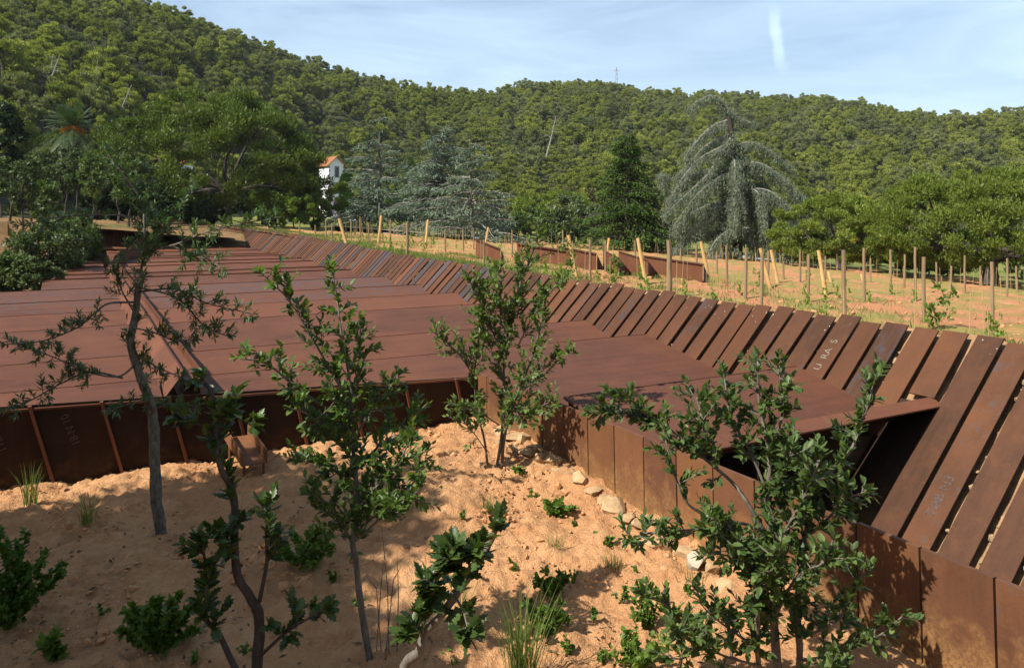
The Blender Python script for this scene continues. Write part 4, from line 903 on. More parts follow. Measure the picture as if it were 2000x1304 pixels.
mb = MB(); clumps(mb, q, at(656, 412, 118) + q.normal(0, 1, (14, 3)) * (0.25, 0.2, 0.7), 0.35, 90, 0.2, 0.15); part('bracts', mb, 'purple', t_)
mb = MB(); tube(mb, [bg - (0, 0, 0.2), at(655, 425, 118), at(657, 408, 118)], 0.05, 5); part('stem', mb, 'darkbark', t_)

# ------------------------------------------------------------------ white tower and outbuilding
def tower():
    d = 132.0; C = at(642.5, 455, d); zt = at(0, 320.5, d)[2]; zb = float(G(C[0], C[1])) - 1.0; zp = at(0, 308, d)[2] + 0.1
    a = 0.62; ex = np.array((math.cos(a), math.sin(a), 0)); ey = np.array((-math.sin(a), math.cos(a), 0)); wd = 2.62; dp = 4.2
    o = thing('white_tower', 'slender whitewashed tower house with terracotta gable roof behind the pines', 'building', (C[0], C[1], zb + 1.0))
    P = lambda x, y, z: np.array((C[0], C[1], 0)) + ex * x + ey * y + np.array((0, 0, z))
    mb = MB(); hexa(mb, [P(0, 0, zb), P(wd, 0, zb), P(wd, dp, zb), P(0, dp, zb)], [P(0, 0, zt), P(wd, 0, zt), P(wd, dp, zt), P(0, dp, zt)])
    mb.add([P(0, 0.002, zt), P(wd, 0.002, zt), P(wd / 2, 0.002, zp), P(0, dp - 0.002, zt), P(wd, dp - 0.002, zt), P(wd / 2, dp - 0.002, zp)], [[0, 1, 2], [3, 5, 4]]); part('wall', mb, 'white', o)
    rf = None
    for sg in (0, 1):
        x0 = -0.35 if sg == 0 else wd + 0.35; z0 = zt - 0.32; mb = MB()
        prism(mb, [P(x0, -0.4, z0), P(wd / 2, -0.4, zp + 0.06), P(wd / 2, dp + 0.4, zp + 0.06), P(x0, dp + 0.4, z0)], (0, 0, 0.10)); q = part('roof', mb, 'tile', o); rf = q
        for k in range(15):
            y = -0.35 + k * (dp + 0.7) / 14; mb = MB(); tube(mb, [P(x0, y, z0 + 0.12), P(wd / 2, y, zp + 0.18)], 0.085, 6); part('tile_course', mb, 'tile', q, off=tuple(o.location))
    for zc, hh in ((336, 1.6), (368.5, 1.5)):
        z = at(0, zc, d)[2]; x = wd * 0.53
        mb = MB(); hexa(mb, [P(x - 0.42, -0.05, z - hh / 2 - 0.12), P(x + 0.42, -0.05, z - hh / 2 - 0.12), P(x + 0.42, 0.03, z - hh / 2 - 0.12), P(x - 0.42, 0.03, z - hh / 2 - 0.12)], [P(x - 0.42, -0.05, z + hh / 2 + 0.2), P(x + 0.42, -0.05, z + hh / 2 + 0.2), P(x + 0.42, 0.03, z + hh / 2 + 0.2), P(x - 0.42, 0.03, z + hh / 2 + 0.2)])
        wn_ = part('window', mb, 'stone', o)
        mb = MB(); hexa(mb, [P(x - 0.28, -0.07, z - hh / 2), P(x + 0.28, -0.07, z - hh / 2), P(x + 0.28, 0, z - hh / 2), P(x - 0.28, 0, z - hh / 2)], [P(x - 0.28, -0.07, z + hh / 2), P(x + 0.28, -0.07, z + hh / 2), P(x + 0.28, 0, z + hh / 2), P(x - 0.28, 0, z + hh / 2)])
        part('pane', mb, 'pane', wn_, off=tuple(o.location))
    for k in range(16):
        z = zt - 0.5 - k * 0.62; l = 0.26 if k % 2 else 0.15
        for x0, x1 in ((-0.03, l), (wd - l, wd + 0.03)):
            mb = MB(); hexa(mb, [P(x0, -0.03, z - 0.2), P(x1, -0.03, z - 0.2), P(x1, 0.12, z - 0.2), P(x0, 0.12, z - 0.2)], [P(x0, -0.03, z + 0.2), P(x1, -0.03, z + 0.2), P(x1, 0.12, z + 0.2), P(x0, 0.12, z + 0.2)]); part('quoin', mb, 'stone', o)
tower()
def shed(px, top, bot, w, d, name, label, cat):
    b = base(px, bot, d); o = thing(name, label, cat, b); W2 = w / 2 / F * d; z1 = at(0, top, d)[2]
    mb = MB(); box(mb, b[0] - W2, b[0] + W2, b[1], b[1] + 3, b[2] - 0.5, z1); part('wall', mb, 'white', o)
    mb = MB(); prism(mb, [(b[0] - W2 - 0.2, b[1] - 0.2, z1), (b[0] + W2 + 0.2, b[1] - 0.2, z1), (b[0] + W2 + 0.2, b[1] + 1.5, z1 + 0.8), (b[0] - W2 - 0.2, b[1] + 1.5, z1 + 0.8)], (0, 0, 0.1)); part('roof', mb, 'tile', o)
shed(350, 322, 440, 13, 92, 'outbuilding', 'small white wall glimpsed through the umbrella pine', 'building')
b = base(690, 462, 100); t_ = thing('garden_bench', 'small white bench standing on the distant lawn', 'bench', b)
mb = MB(); box(mb, b[0] - 0.75, b[0] + 0.75, b[1] - 0.25, b[1] + 0.25, b[2] + 0.40, b[2] + 0.48); part('seat', mb, 'white', t_)
mb = MB(); box(mb, b[0] - 0.75, b[0] + 0.75, b[1] + 0.22, b[1] + 0.28, b[2] + 0.5, b[2] + 1.0); part('backrest', mb, 'white', t_)
for sx in (-0.6, 0.6):
    mb = MB(); box(mb, b[0] + sx - 0.06, b[0] + sx + 0.06, b[1] - 0.22, b[1] + 0.27, b[2] - 0.05, b[2] + 0.40); part('leg', mb, 'white', t_)
U, V_ = np.meshgrid(np.linspace(560, 980, 60), np.linspace(0, 1, 4)); Y = 58 + (1000 - U) / 420 * 8 + V_ * 3.2; X = (U - CX) / F * Y
grid('sandy_path', X, Y, G(X, Y) + 0.35, 'path')
m_ = at(1204, 132, 385); b = at(1204, 160, 385); b[2] = float(G(b[0], b[1])); t_ = thing('pylon', 'lattice pylon standing on the forested ridge', 'pylon', b); mb = MB()
for sx, sy in ((-1, -1), (1, -1), (1, 1), (-1, 1)): tube(mb, [b + (sx * 0.9, sy * 0.9, -0.5), m_ + (sx * 0.12, sy * 0.12, 0)], 0.11, 4)
part('legs', mb, 'mast', t_); mb = MB()
hM = m_[2] - b[2]
for k in range(7):
    f = k / 7; w_ = 0.9 * (1 - f) + 0.12; z0 = b[2] + hM * f; z1 = b[2] + hM * (f + 0.14); w1 = 0.9 * (1 - f - 0.14) + 0.12
    tube(mb, [(b[0] - w_, b[1] - w_, z0), (b[0] + w1, b[1] - w1, z1)], 0.06, 3); tube(mb, [(b[0] + w_, b[1] - w_, z0), (b[0] - w1, b[1] - w1, z1)], 0.06, 3)
part('bracing', mb, 'mast', t_); mb = MB(); tube(mb, [m_ + (-1.6, 0, -1.5), m_ + (1.6, 0, -1.5)], 0.09, 4); part('crossarm', mb, 'mast', t_)

# ------------------------------------------------------------------ slope on the far bank: young trees, bushes, dead trunks
YT = [(18, 412, 44, 4.6), (45, 415, 40, 4.9), (62, 400, 47, 4.2), (92, 412, 42, 4.4), (118, 400, 48, 4.6), (150, 408, 45, 4.4), (178, 428, 41, 4.2), (204, 418, 47, 4.6), (232, 428, 45, 4.3), (252, 440, 43, 3.6), (285, 440, 49, 4.6), (0, 395, 52, 5.0), (215, 400, 54, 5.2), (130, 385, 56, 5.0), (75, 380, 56, 5.2), (310, 440, 54, 3.8)]
for i, (x, y, d, H) in enumerate(YT):
    b = base(x, y, d); q = 200 + i
    roundtree('young_oak', 'slim young grey-green tree with thin dark trunk on the brown slope', b, 0.75 + 0.25 * ((i * 7) % 5) / 5, H * (0.85 + 0.3 * ((i * 3) % 4) / 4), q, 'olive' if i % 3 else 'bush', 30, 75, 0.17, group='young trees on the brown slope', low=0.28, tr=0.075, cl=(0.22, 0.42))
roundtree('bush', 'large round grey-green bush beside the steel roof', np.array((*at(100, 520, 25.5)[:2], -2.35)), 1.25, 2.35, 230, 'olive', 60, 150, 0.13, 0.06, cat='bush', low=0.0, tr=0.05, crown='foliage', trunk='stem')
roundtree('bush', 'small dense dark green bush at the roof edge before the larger bush', np.array((*at(14, 545, 21.5)[:2], -2.35)), 0.85, 1.30, 231, 'bush', 45, 170, 0.10, 0.05, cat='bush', low=0.0, tr=0.04, crown='foliage', trunk='stem')
roundtree('bush', 'leafy bush between the round bush and the far steel sheets', np.array((*at(142, 510, 29.5)[:2], -2.35)), 1.15, 2.5, 232, 'bush', 50, 150, 0.13, 0.06, cat='bush', low=0.0, tr=0.05, crown='foliage', trunk='stem')
roundtree('bush', 'green bush with yellowish leaf tips spilling over the roof sheet', np.array((*at(72, 555, 21.3)[:2], -2.35)), 0.7, 1.15, 233, 'olive', 40, 150, 0.09, 0.05, cat='bush', low=0.0, tr=0.04, crown='foliage', trunk='stem')
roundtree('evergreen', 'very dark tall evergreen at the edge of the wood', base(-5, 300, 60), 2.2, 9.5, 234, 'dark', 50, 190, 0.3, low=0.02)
DM = MB(); q = np.random.default_rng(240); tube(DM, [(0, 0, -0.3), (0.1, 0, 2.5), (0.05, 0.1, 5.5)], [0.14, 0.10, 0.03], 6); DT = DM.mesh('dead_trunk'); DT.materials.append(M['palebark'])
DM = MB()
for k in range(9):
    z = q.uniform(2.2, 5.2); a = q.uniform(0, 6.28); l = q.uniform(0.5, 1.3); tube(DM, [(0.06, 0, z), (0.06 + l * math.cos(a) * 0.6, l * math.sin(a) * 0.6, z + 0.15), (0.06 + l * math.cos(a), l * math.sin(a), z + 0.1)], [0.03, 0.02, 0.008], 4)
DB = DM.mesh('bare_branches'); DB.materials.append(M['palebark'])
for i, (x, y, d, ln, sc) in enumerate([(70, 268, 100, 0.35, 1.5), (85, 262, 104, 0.15, 1.4), (185, 225, 120, 0.05, 1.2), (1068, 302, 190, 0.22, 1.7), (220, 250, 110, 0.4, 1.2)]):
    t_ = thing('dead_tree', 'bare pale dead tree trunk leaning among the hillside pines', 'tree', base(x, y, d), 'dead trees on the hillside'); t_.rotation_euler = (0, ln, i * 0.0); t_.scale = (sc,) * 3
    t_.location.z = at(x, y, d)[2] if at(x, y, d)[2] > t_.location.z else t_.location.z
    part('trunk', DT, None, t_, off=(0, 0, 0)); part('branches', DB, None, t_, off=(0, 0, 0))

# ------------------------------------------------------------------ hillside forest
def hill_tree(i):
    q = np.random.default_rng(300 + i); mb = MB(); oak = i in (5, 6)
    H = q.uniform(7.0, 8.6) if not oak else 5.8; R = q.uniform(2.0, 2.7) if not oak else 2.6
    n = 36 if not oak else 32; bot = H * (0.42 if not oak else 0.15)
    D = rv(q, n); D[:, 2] = np.abs(D[:, 2]) * 1.0 - 0.25
    C = np.array((0, 0, bot)) + D * q.uniform(0.45, 1, (n, 1)) * (R, R, (H - bot) * 0.92)
    clumps(mb, q, C, q.uniform(0.42, 0.85, n) * (1 if not oak else 1.1), 170, 0.33, 0.13, up=0.6, shell=0.4, flat=0.7, ts=0.16)
    cr = mb.mesh('crown'); cr.materials.append(M['oakhill' if oak else ('pine3' if i in (3, 7) else 'pine2')])
    tm = MB(); tube(tm, [(0, 0, -1), (0.1, 0, H * 0.35), (0, 0.1, H * 0.75)], [0.20, 0.16, 0.08], 6)
    for k in range(5): tube(tm, [(0.05, 0, H * (0.35 + 0.06 * k)), tuple(C[k * 3])], [0.07, 0.03], 4)
    tk = tm.mesh('trunk'); tk.materials.append(M['pinebark']); return cr, tk
HT = [hill_tree(i) for i in range(8)]
r = np.random.default_rng(55); pts = []
for _ in range(80000):
    p = r.uniform(-350, 2350); d0 = np.interp(p, FOOT[:, 0], FOOT[:, 1]); d1 = np.interp(p, RID[:, 0], RID[:, 1]) + 6
    d_ = math.sqrt(r.uniform((d0 * 1.02) ** 2, d1 ** 2)); pts.append(((p - CX) / F * d_, d_))
pts = np.array(pts); cell = {}; keepp = []
# unseen wooded slope and trees added behind the camera to deepen the shade
TH, RR = np.meshgrid(np.radians(np.linspace(168, 328, 60)), 14.0 * (75 / 14.0) ** np.linspace(0, 1, 24))
def back_z(rad): return -2.3 + 0.35 * (rad - 14)
grid('hillside', RR * np.cos(TH), RR * np.sin(TH), back_z(RR), 'floor')
back = []
while len(back) < 260:
    a_ = math.radians(r.uniform(170, 326)); q_ = math.sqrt(r.uniform(15 ** 2, 60 ** 2)); back.append((q_ * math.cos(a_), q_ * math.sin(a_), back_z(q_)))
back = np.array(back)
for X, Y in pts:
    c = (int(X // 3.3), int(Y // 3.3)); ok = True
    for a in (-1, 0, 1):
        for b_ in (-1, 0, 1):
            for (x2, y2) in cell.get((c[0] + a, c[1] + b_), ()):
                if (x2 - X) ** 2 + (y2 - Y) ** 2 < 3.05 ** 2: ok = False
    if ok: cell.setdefault(c, []).append((X, Y)); keepp.append((X, Y))
P_ = np.array(keepp); Zp = G(P_[:, 0], P_[:, 1]); pxs = CX + F * P_[:, 0] / P_[:, 1]
wood = fbm(P_[:, 0] * 0.035, P_[:, 1] * 0.035, 3)
low = (P_[:, 1] - np.interp(pxs, FOOT[:, 0], FOOT[:, 1])) / (np.interp(pxs, RID[:, 0], RID[:, 1]) - np.interp(pxs, FOOT[:, 0], FOOT[:, 1]))
kindi = np.where((wood > 0.16) | ((low < 0.22) & (r.random(len(P_)) < 0.5)), r.integers(5, 7, len(P_)), r.choice([0, 1, 2, 3, 4, 7], len(P_)))
scl = np.clip(r.normal(0.82, 0.2, len(P_)), 0.4, 1.45); rotz = r.uniform(0, 6.28, len(P_))
order = np.argsort(P_[:, 1] + np.where((pxs > -20) & (pxs < 2020), 0, 1e4)); first = order[:290]; rest = order[290:]
for i in first:
    oak = kindi[i] in (5, 6)
    o = thing('hill_oak' if oak else 'hill_pine', 'dark rounded oak crown low on the wooded slope' if oak else 'rounded green pine crown low on the wooded slope', 'tree', (P_[i, 0], P_[i, 1], Zp[i] - 0.2), 'oaks on the lower wooded slope' if oak else 'pines on the lower wooded slope', rotz[i])
    o.scale = (scl[i],) * 3
    part('crown', HT[kindi[i]][0], None, o); part('trunk', HT[kindi[i]][1], None, o)
fm = bpy.data.meshes.new('hillside_forest'); nb_ = len(back); fm.vertices.add(len(rest) + nb_); fm.vertices.foreach_set('co', np.concatenate((np.stack((P_[rest, 0], P_[rest, 1], Zp[rest] - 0.3), -1), back)).ravel())
for nm, ty, val in (('rz', 'FLOAT', np.concatenate((rotz[rest], rotz[:nb_]))), ('sc', 'FLOAT', np.concatenate((scl[rest], scl[:nb_]))), ('ki', 'INT', np.concatenate((kindi[rest], kindi[:nb_])))):
    a = fm.attributes.new(nm, ty, 'POINT'); a.data.foreach_set('value', val.astype(np.float32 if ty == 'FLOAT' else np.int32))
fm.update(); fo = bpy.data.objects.new('hillside_forest', fm); COL.objects.link(fo); fo['kind'] = 'stuff'; fo['label'] = 'dense green pine forest covering the hills'
src = {}
for i in first: src.setdefault(int(kindi[i]), None)
crowns = []
for k in range(8):
    o = next((x for x in bpy.data.objects if x.type == 'MESH' and x.data == HT[k][0]), None)
    crowns.append(o)
ng = bpy.data.node_groups.new('forest', 'GeometryNodeTree'); ng.interface.new_socket('Geometry', in_out='INPUT', socket_type='NodeSocketGeometry'); ng.interface.new_socket('Geometry', in_out='OUTPUT', socket_type='NodeSocketGeometry')
gi = ng.nodes.new('NodeGroupInput'); go = ng.nodes.new('NodeGroupOutput'); m2p = ng.nodes.new('GeometryNodeMeshToPoints'); iop = ng.nodes.new('GeometryNodeInstanceOnPoints'); jn = ng.nodes.new('GeometryNodeJoinGeometry')
ng.links.new(gi.outputs[0], m2p.inputs[0]); ng.links.new(m2p.outputs[0], iop.inputs['Points'])
for o in crowns:
    if o is None: continue
    oi = ng.nodes.new('GeometryNodeObjectInfo'); oi.inputs['Object'].default_value = o; oi.inputs['As Instance'].default_value = False
    g2i = ng.nodes.new('GeometryNodeGeometryToInstance'); ng.links.new(oi.outputs['Geometry'], g2i.inputs[0]); ng.links.new(g2i.outputs[0], jn.inputs[0])
ng.links.new(jn.outputs[0], iop.inputs['Instance']); iop.inputs['Pick Instance'].default_value = True
def nattr(nm, ty):
    n = ng.nodes.new('GeometryNodeInputNamedAttribute'); n.data_type = ty; n.inputs['Name'].default_value = nm; return n.outputs[0]
ng.links.new(nattr('ki', 'INT'), iop.inputs['Instance Index'])
cx_ = ng.nodes.new('ShaderNodeCombineXYZ'); ng.links.new(nattr('rz', 'FLOAT'), cx_.inputs[2]); ng.links.new(cx_.outputs[0], iop.inputs['Rotation'])
ng.links.new(nattr('sc', 'FLOAT'), iop.inputs['Scale']); ng.links.new(iop.outputs[0], go.inputs[0])
md = fo.modifiers.new('forest', 'NODES'); md.node_group = ng
# shade trees on the bank beside the bed, whose shadow falls across it
for i, (X, Y, R, H, n_, lab) in enumerate([(-7.1, 3.5, 2.1, 7.0, 130, 'tall holm oak on the bank shading the soil bed'), (-8.2, 1.9, 2.2, 6.8, 130, 'second holm oak on the bank beside the tall one'), (-5.7, 1.5, 1.5, 6.2, 80, 'slim holm oak nearest the shaded bed edge')]):
    roundtree('holm_oak', lab, (X, Y, soil_at(X, Y)), R, H, 260 + i, 'oak', n_, 170, 0.15, 0.08, low=0.34, tr=0.16)

# ------------------------------------------------------------------ foreground saplings
def outline(pts, fold=0.06):
    """leaf from half-outline points (x, half width): midrib folded down"""
    V = []; Fc = []
    for x, w_ in pts: V += [(x, -w_, 0.10 * w_ + 0.06 * math.sin(x * 3.1)), (x, 0, -fold * (4 * x * (1 - x)) + 0.06 * math.sin(x * 3.1)), (x, w_, 0.10 * w_ + 0.06 * math.sin(x * 3.1))]
    for i in range(len(pts) - 1):
        a = i * 3; Fc += [[a, a + 3, a + 4, a + 1], [a + 1, a + 4, a + 5, a + 2]]
    return np.array(V), np.array(Fc)
LK = {'oval': outline([(0, 0.015), (0.22, 0.20), (0.5, 0.26), (0.78, 0.17), (1, 0.01)]),
      'narrow': outline([(0, 0.01), (0.3, 0.11), (0.65, 0.12), (1, 0.01)]),
      'spiny': outline([(0, 0.02), (0.10, 0.20), (0.17, 0.15), (0.30, 0.33), (0.40, 0.20), (0.54, 0.34), (0.64, 0.18), (0.77, 0.24), (0.84, 0.10), (1, 0.01)])}
LKM = {}
def leaf_mesh(kind, m):
    if (kind, m) not in LKM:
        V, Fc = LK[kind]; L_ = []
        for t in (0.15, 0.4, 0.6, 0.9):
            me = MB().add(V, Fc, t).mesh('leaf', smooth=True); me.materials.append(M[m]); L_.append(me)
        LKM[(kind, m)] = L_
    return LKM[(kind, m)]
def sapling(name, label, cat, base_pt, lines, kind, m, seed, leaf, bark='bark', nobj=300, tw=(0.10, 0.26), lpt=(5, 9), up=0.25, dens=1.0, droop=0.0):
    """lines: (pixel points, depth at start, depth at end, radius start, radius end, twigs per metre, first leafy fraction)"""
    q = np.random.default_rng(seed); B = np.asarray(base_pt, float); o = thing(name, label, cat, B); sm = MB(); P_l = []; D_l = []; N_l = []; S_l = []; tg = MB(); tgn = 0
    for li, (pts, d0, d1, r0, r1, tpm, lead) in enumerate(lines):
        n = len(pts); P = np.array([at(x, y, d0 + (d1 - d0) * (i / (n - 1))) for i, (x, y) in enumerate(pts)]); P[1:-1, 1] += q.normal(0, 0.03, n - 2); P = crv(P, 6)
        k = len(P); t = np.linspace(0, 1, k); tube(sm, P, r0 + (r1 - r0) * t, 8 if r0 > 0.02 else 5, wob=0.25 if r0 > 0.02 else 0.0)
        seg = np.linalg.norm(np.diff(P, axis=0), axis=1); cum = np.concatenate(([0], np.cumsum(seg))); Lt = cum[-1]
        nt_ = int(Lt * (1 - lead) * tpm * dens * 2.9) + 1
        for j in range(nt_ + 1):
            s_ = Lt * (lead + (1 - lead) * ((j + q.random()) / nt_)) if j < nt_ else Lt
            s_ = min(s_, Lt - 1e-4); a = int(np.searchsorted(cum, s_) - 1); a = max(0, min(a, k - 2)); c = P[a] + (P[a + 1] - P[a]) * ((s_ - cum[a]) / seg[a]); T = unit(P[a + 1] - P[a])
            dv_ = unit(T * 0.55 + rv(q, 1)[0] * 0.95 + (0, 0, up)) if j < nt_ else T
            tl = q.uniform(*tw) * (0.6 if j == nt_ else 1.0) * (1.15 - 0.45 * s_ / Lt)
            bendv = rv(q, 1)[0] * 0.25 + np.array((0, 0, 0.15 - droop)); tt = np.linspace(0, 1, 4)[:, None]; Q = c + dv_ * tl * tt + bendv * tl * tt ** 2
            tube(tg, Q, np.linspace(0.0042, 0.002, 4), 4, cap=False); tgn += 1
            nl = int(1.45 * q.integers(*lpt) * tl / (sum(tw) / 2)) + 4
            for l_ in range(nl):
                f = 0.15 + 0.85 * (l_ + 0.6) / nl; p = c + dv_ * tl * f + bendv * tl * f * f; rad = unit(np.cross(dv_, rv(q, 1)[0]))
                ld = unit(dv_ * (0.45 + 0.5 * f) + rad * 0.85 + (0, 0, 0.12 - droop)); nn = unit(np.cross(np.cross(ld, (0, 0, 1)), ld) * (1 if q.random() < 0.85 else -1) + rv(q, 1)[0] * 0.45)
                P_l.append(p); D_l.append(ld); N_l.append(nn); S_l.append(leaf * q.uniform(0.6, 1.2) * (0.75 if f > 0.9 else 1))
    part('stems', sm, bark, o, smooth=True); part('twigs', tg, bark, o, kind='stuff')
    P_l = np.array(P_l); D_l = np.array(D_l); N_l = np.array(N_l); S_l = np.array(S_l); N = len(P_l); tint = np.clip(q.normal(0.45, 0.28, N), 0, 1)
    big = np.argsort(-S_l / P_l[:, 1])[:nobj]; me4 = leaf_mesh(kind, m); isb = np.zeros(N, bool); isb[big] = True
    side = unit(np.cross(N_l, D_l)); nr = np.cross(D_l, side)
    proto = None
    for i in big:
        ob = bpy.data.objects.new('leaf', me4[min(3, int(tint[i] * 4))]); COL.objects.link(ob); ob.parent = o
        s_ = S_l[i]; a, b_, c = D_l[i] * s_, side[i] * s_, nr[i] * s_; p = P_l[i] - B
        ob.matrix_basis = Matrix(((a[0], b_[0], c[0], p[0]), (a[1], b_[1], c[1], p[1]), (a[2], b_[2], c[2], p[2]), (0, 0, 0, 1)))
    V, Fc = LK[kind]; mb = MB(); j = ~isb
    if j.any():
        scatter_leaves(mb, P_l[j], D_l[j], N_l[j], S_l[j], S_l[j], tint[j], V, Fc); part('foliage', mb, m, o, smooth=True, kind='stuff')
    return o, N
cnt = []
cnt.append(sapling('cork_oak_sapling', 'sapling with thick corky broken-topped trunk and long wiry narrow-leaved branches', 'sapling', bed_hit(315, 1046), [
    ([(317, 1050), (309, 981), (301, 860), (293, 795), (282, 746), (268, 710), (261, 668), (261, 619), (266, 566), (279, 538)], 6.5, 6.55, 0.046, 0.024, 4, 0.45),
    ([(264, 600), (283, 500), (287, 440), (268, 390), (237, 335), (212, 302)], 6.5, 6.4, 0.012, 0.005, 7, 0.15),
    ([(283, 500), (310, 440), (350, 405), (376, 375)], 6.5, 6.8, 0.009, 0.004, 8, 0.15), ([(287, 442), (240, 422), (180, 420), (110, 425), (40, 440)], 6.5, 6.1, 0.008, 0.004, 5, 0.35),
    ([(290, 490), (350, 476), (400, 455), (470, 438), (545, 424)], 6.5, 6.3, 0.010, 0.004, 6, 0.25), ([(300, 485), (335, 482), (362, 500), (405, 506), (432, 525)], 6.5, 6.2, 0.008, 0.004, 7, 0.3),
    ([(262, 590), (215, 592), (185, 610), (150, 640), (85, 665), (15, 672)], 6.5, 6.1, 0.010, 0.004, 7, 0.25), ([(268, 708), (230, 735), (160, 722), (110, 700), (52, 678)], 6.5, 6.2, 0.009, 0.004, 6, 0.3),
    ([(240, 738), (175, 728), (120, 748), (60, 782), (5, 802)], 6.5, 6.0, 0.009, 0.004, 7, 0.25), ([(268, 570), (340, 565), (410, 590), (490, 612)], 6.5, 6.2, 0.009, 0.004, 6, 0.3),
    ([(266, 560), (350, 580), (395, 635), (440, 655)], 6.5, 6.2, 0.009, 0.004, 8, 0.25), ([(262, 640), (300, 650), (345, 665), (380, 662)], 6.5, 6.3, 0.007, 0.003, 8, 0.2), ([(265, 695), (310, 715), (350, 735), (380, 750)], 6.5, 6.3, 0.007, 0.003, 6, 0.2),
    ([(262, 610), (240, 560), (235, 520), (262, 470)], 6.5, 6.5, 0.008, 0.003, 9, 0.2), ([(280, 520), (300, 480), (320, 450), (300, 420)], 6.5, 6.5, 0.008, 0.003, 10, 0.1), ([(288, 780), (250, 790), (220, 800)], 6.5, 6.3, 0.006, 0.003, 6, 0.3), ([(293, 800), (340, 790), (380, 800)], 6.5, 6.2, 0.006, 0.003, 6, 0.3)],
    'narrow', 'narrow', 401, 0.058, 'cork', tw=(0.06, 0.17), lpt=(8, 14), dens=1.6))
cnt.append(sapling('holm_oak_sapling', 'dark-stemmed young oak with spiny leaves in the shade of the bed', 'sapling', np.array((*at(490, 1400, 4.15)[:2], soil_at(*at(490, 1400, 4.15)[:2]))), [
    ([(492, 1400), (506, 1222), (494, 1162), (470, 1101), (454, 973), (438, 896), (414, 780), (400, 748)], 4.15, 4.3, 0.030, 0.010, 4.5, 0.55),
    ([(490, 1330), (474, 1298), (426, 1238), (406, 1202), (400, 1130), (395, 1060)], 4.15, 4.0, 0.020, 0.006, 9, 0.42), ([(506, 1175), (518, 1101), (522, 1040), (526, 990)], 4.15, 4.05, 0.012, 0.006, 6, 0.3),
    ([(508, 1280), (562, 1234), (600, 1205), (632, 1188)], 4.15, 4.0, 0.010, 0.004, 6, 0.2), ([(472, 1105), (440, 1080), (420, 1050)], 4.2, 4.0, 0.008, 0.004, 9, 0.1), ([(430, 860), (390, 830), (350, 820)], 4.28, 4.2, 0.008, 0.004, 9, 0.1), ([(420, 820), (455, 815), (490, 830)], 4.28, 4.2, 0.008, 0.004, 9, 0.1)],
    'spiny', 'holly', 402, 0.072, 'darkbark', tw=(0.07, 0.16), lpt=(5, 8)))
cnt.append(sapling('holm_oak_sapling', 'slender bright green sapling with pale upright leader shoots over the roof', 'sapling', np.array((*at(724, 1296, 4.72)[:2], soil_at(*at(724, 1296, 4.72)[:2]))), [
    ([(724, 1300), (702, 1174), (694, 1101), (690, 1053), (698, 981), (690, 900), (684, 830), (690, 770)], 4.72, 4.8, 0.021, 0.010, 8, 0.40),
    ([(690, 780), (672, 660), (656, 585), (650, 533)], 4.8, 4.7, 0.008, 0.003, 8, 0.15), ([(690, 800), (640, 715), (600, 640), (560, 582), (512, 535)], 4.8, 4.55, 0.009, 0.003, 8, 0.1), ([(690, 790), (700, 720), (704, 645)], 4.8, 4.9, 0.007, 0.003, 8, 0.15),
    ([(655, 810), (580, 760), (520, 710), (468, 700)], 4.8, 4.5, 0.009, 0.004, 9, 0.2), ([(692, 900), (640, 840), (600, 810), (575, 800)], 4.78, 4.55, 0.008, 0.003, 12, 0.05), ([(695, 920), (740, 870), (790, 840), (822, 800)], 4.78, 4.9, 0.008, 0.003, 12, 0.05), ([(690, 960), (640, 920), (590, 900)], 4.77, 4.6, 0.008, 0.003, 12, 0.05),
    ([(695, 1000), (745, 940), (780, 900), (800, 860)], 4.76, 4.6, 0.008, 0.003, 12, 0.05), ([(693, 1060), (650, 1000), (620, 960)], 4.75, 4.6, 0.007, 0.003, 10, 0.1), ([(700, 980), (760, 960), (820, 920), (832, 890)], 4.76, 4.9, 0.007, 0.003, 8, 0.2), ([(700, 1050), (760, 1000), (815, 960), (818, 920)], 4.75, 4.5, 0.007, 0.003, 8, 0.2),
    ([(690, 860), (720, 810), (760, 760), (772, 735)], 4.8, 4.9, 0.007, 0.003, 9, 0.2), ([(688, 850), (660, 800), (640, 770)], 4.8, 4.6, 0.007, 0.003, 10, 0.1), ([(695, 1040), (735, 1010), (775, 1000)], 4.76, 4.5, 0.007, 0.003, 10, 0.1)],
    'oval', 'oakb', 403, 0.055, 'bark', tw=(0.07, 0.19), lpt=(5, 9), dens=1.35))
cnt.append(sapling('oak_stump_sprout', 'cut curved oak stump sprouting large glossy spiny leaves', 'sapling', np.array((*at(780, 1420, 3.75)[:2], soil_at(*at(780, 1420, 3.75)[:2]))), [
    ([(778, 1420), (790, 1305), (819, 1268), (832, 1235), (867, 1198), (899, 1150), (939, 1093), (967, 1037), (975, 1016)], 3.75, 3.6, 0.026, 0.012, 2.0, 0.45), ([(823, 1250), (831, 1190), (850, 1140), (870, 1090)], 3.7, 3.55, 0.010, 0.004, 15, 0.35),
    ([(819, 1268), (812, 1230), (822, 1205)], 3.7, 3.6, 0.007, 0.003, 14, 0.3), ([(890, 1165), (905, 1200), (915, 1235)], 3.62, 3.5, 0.007, 0.003, 14, 0.3), ([(905, 1140), (900, 1100), (880, 1075)], 3.62, 3.5, 0.007, 0.003, 16, 0.2), ([(925, 1112), (935, 1095), (930, 1075)], 3.6, 3.5, 0.006, 0.003, 8, 0.2)],
    'spiny', 'holly', 404, 0.080, 'bark', tw=(0.05, 0.10), lpt=(4, 7)))
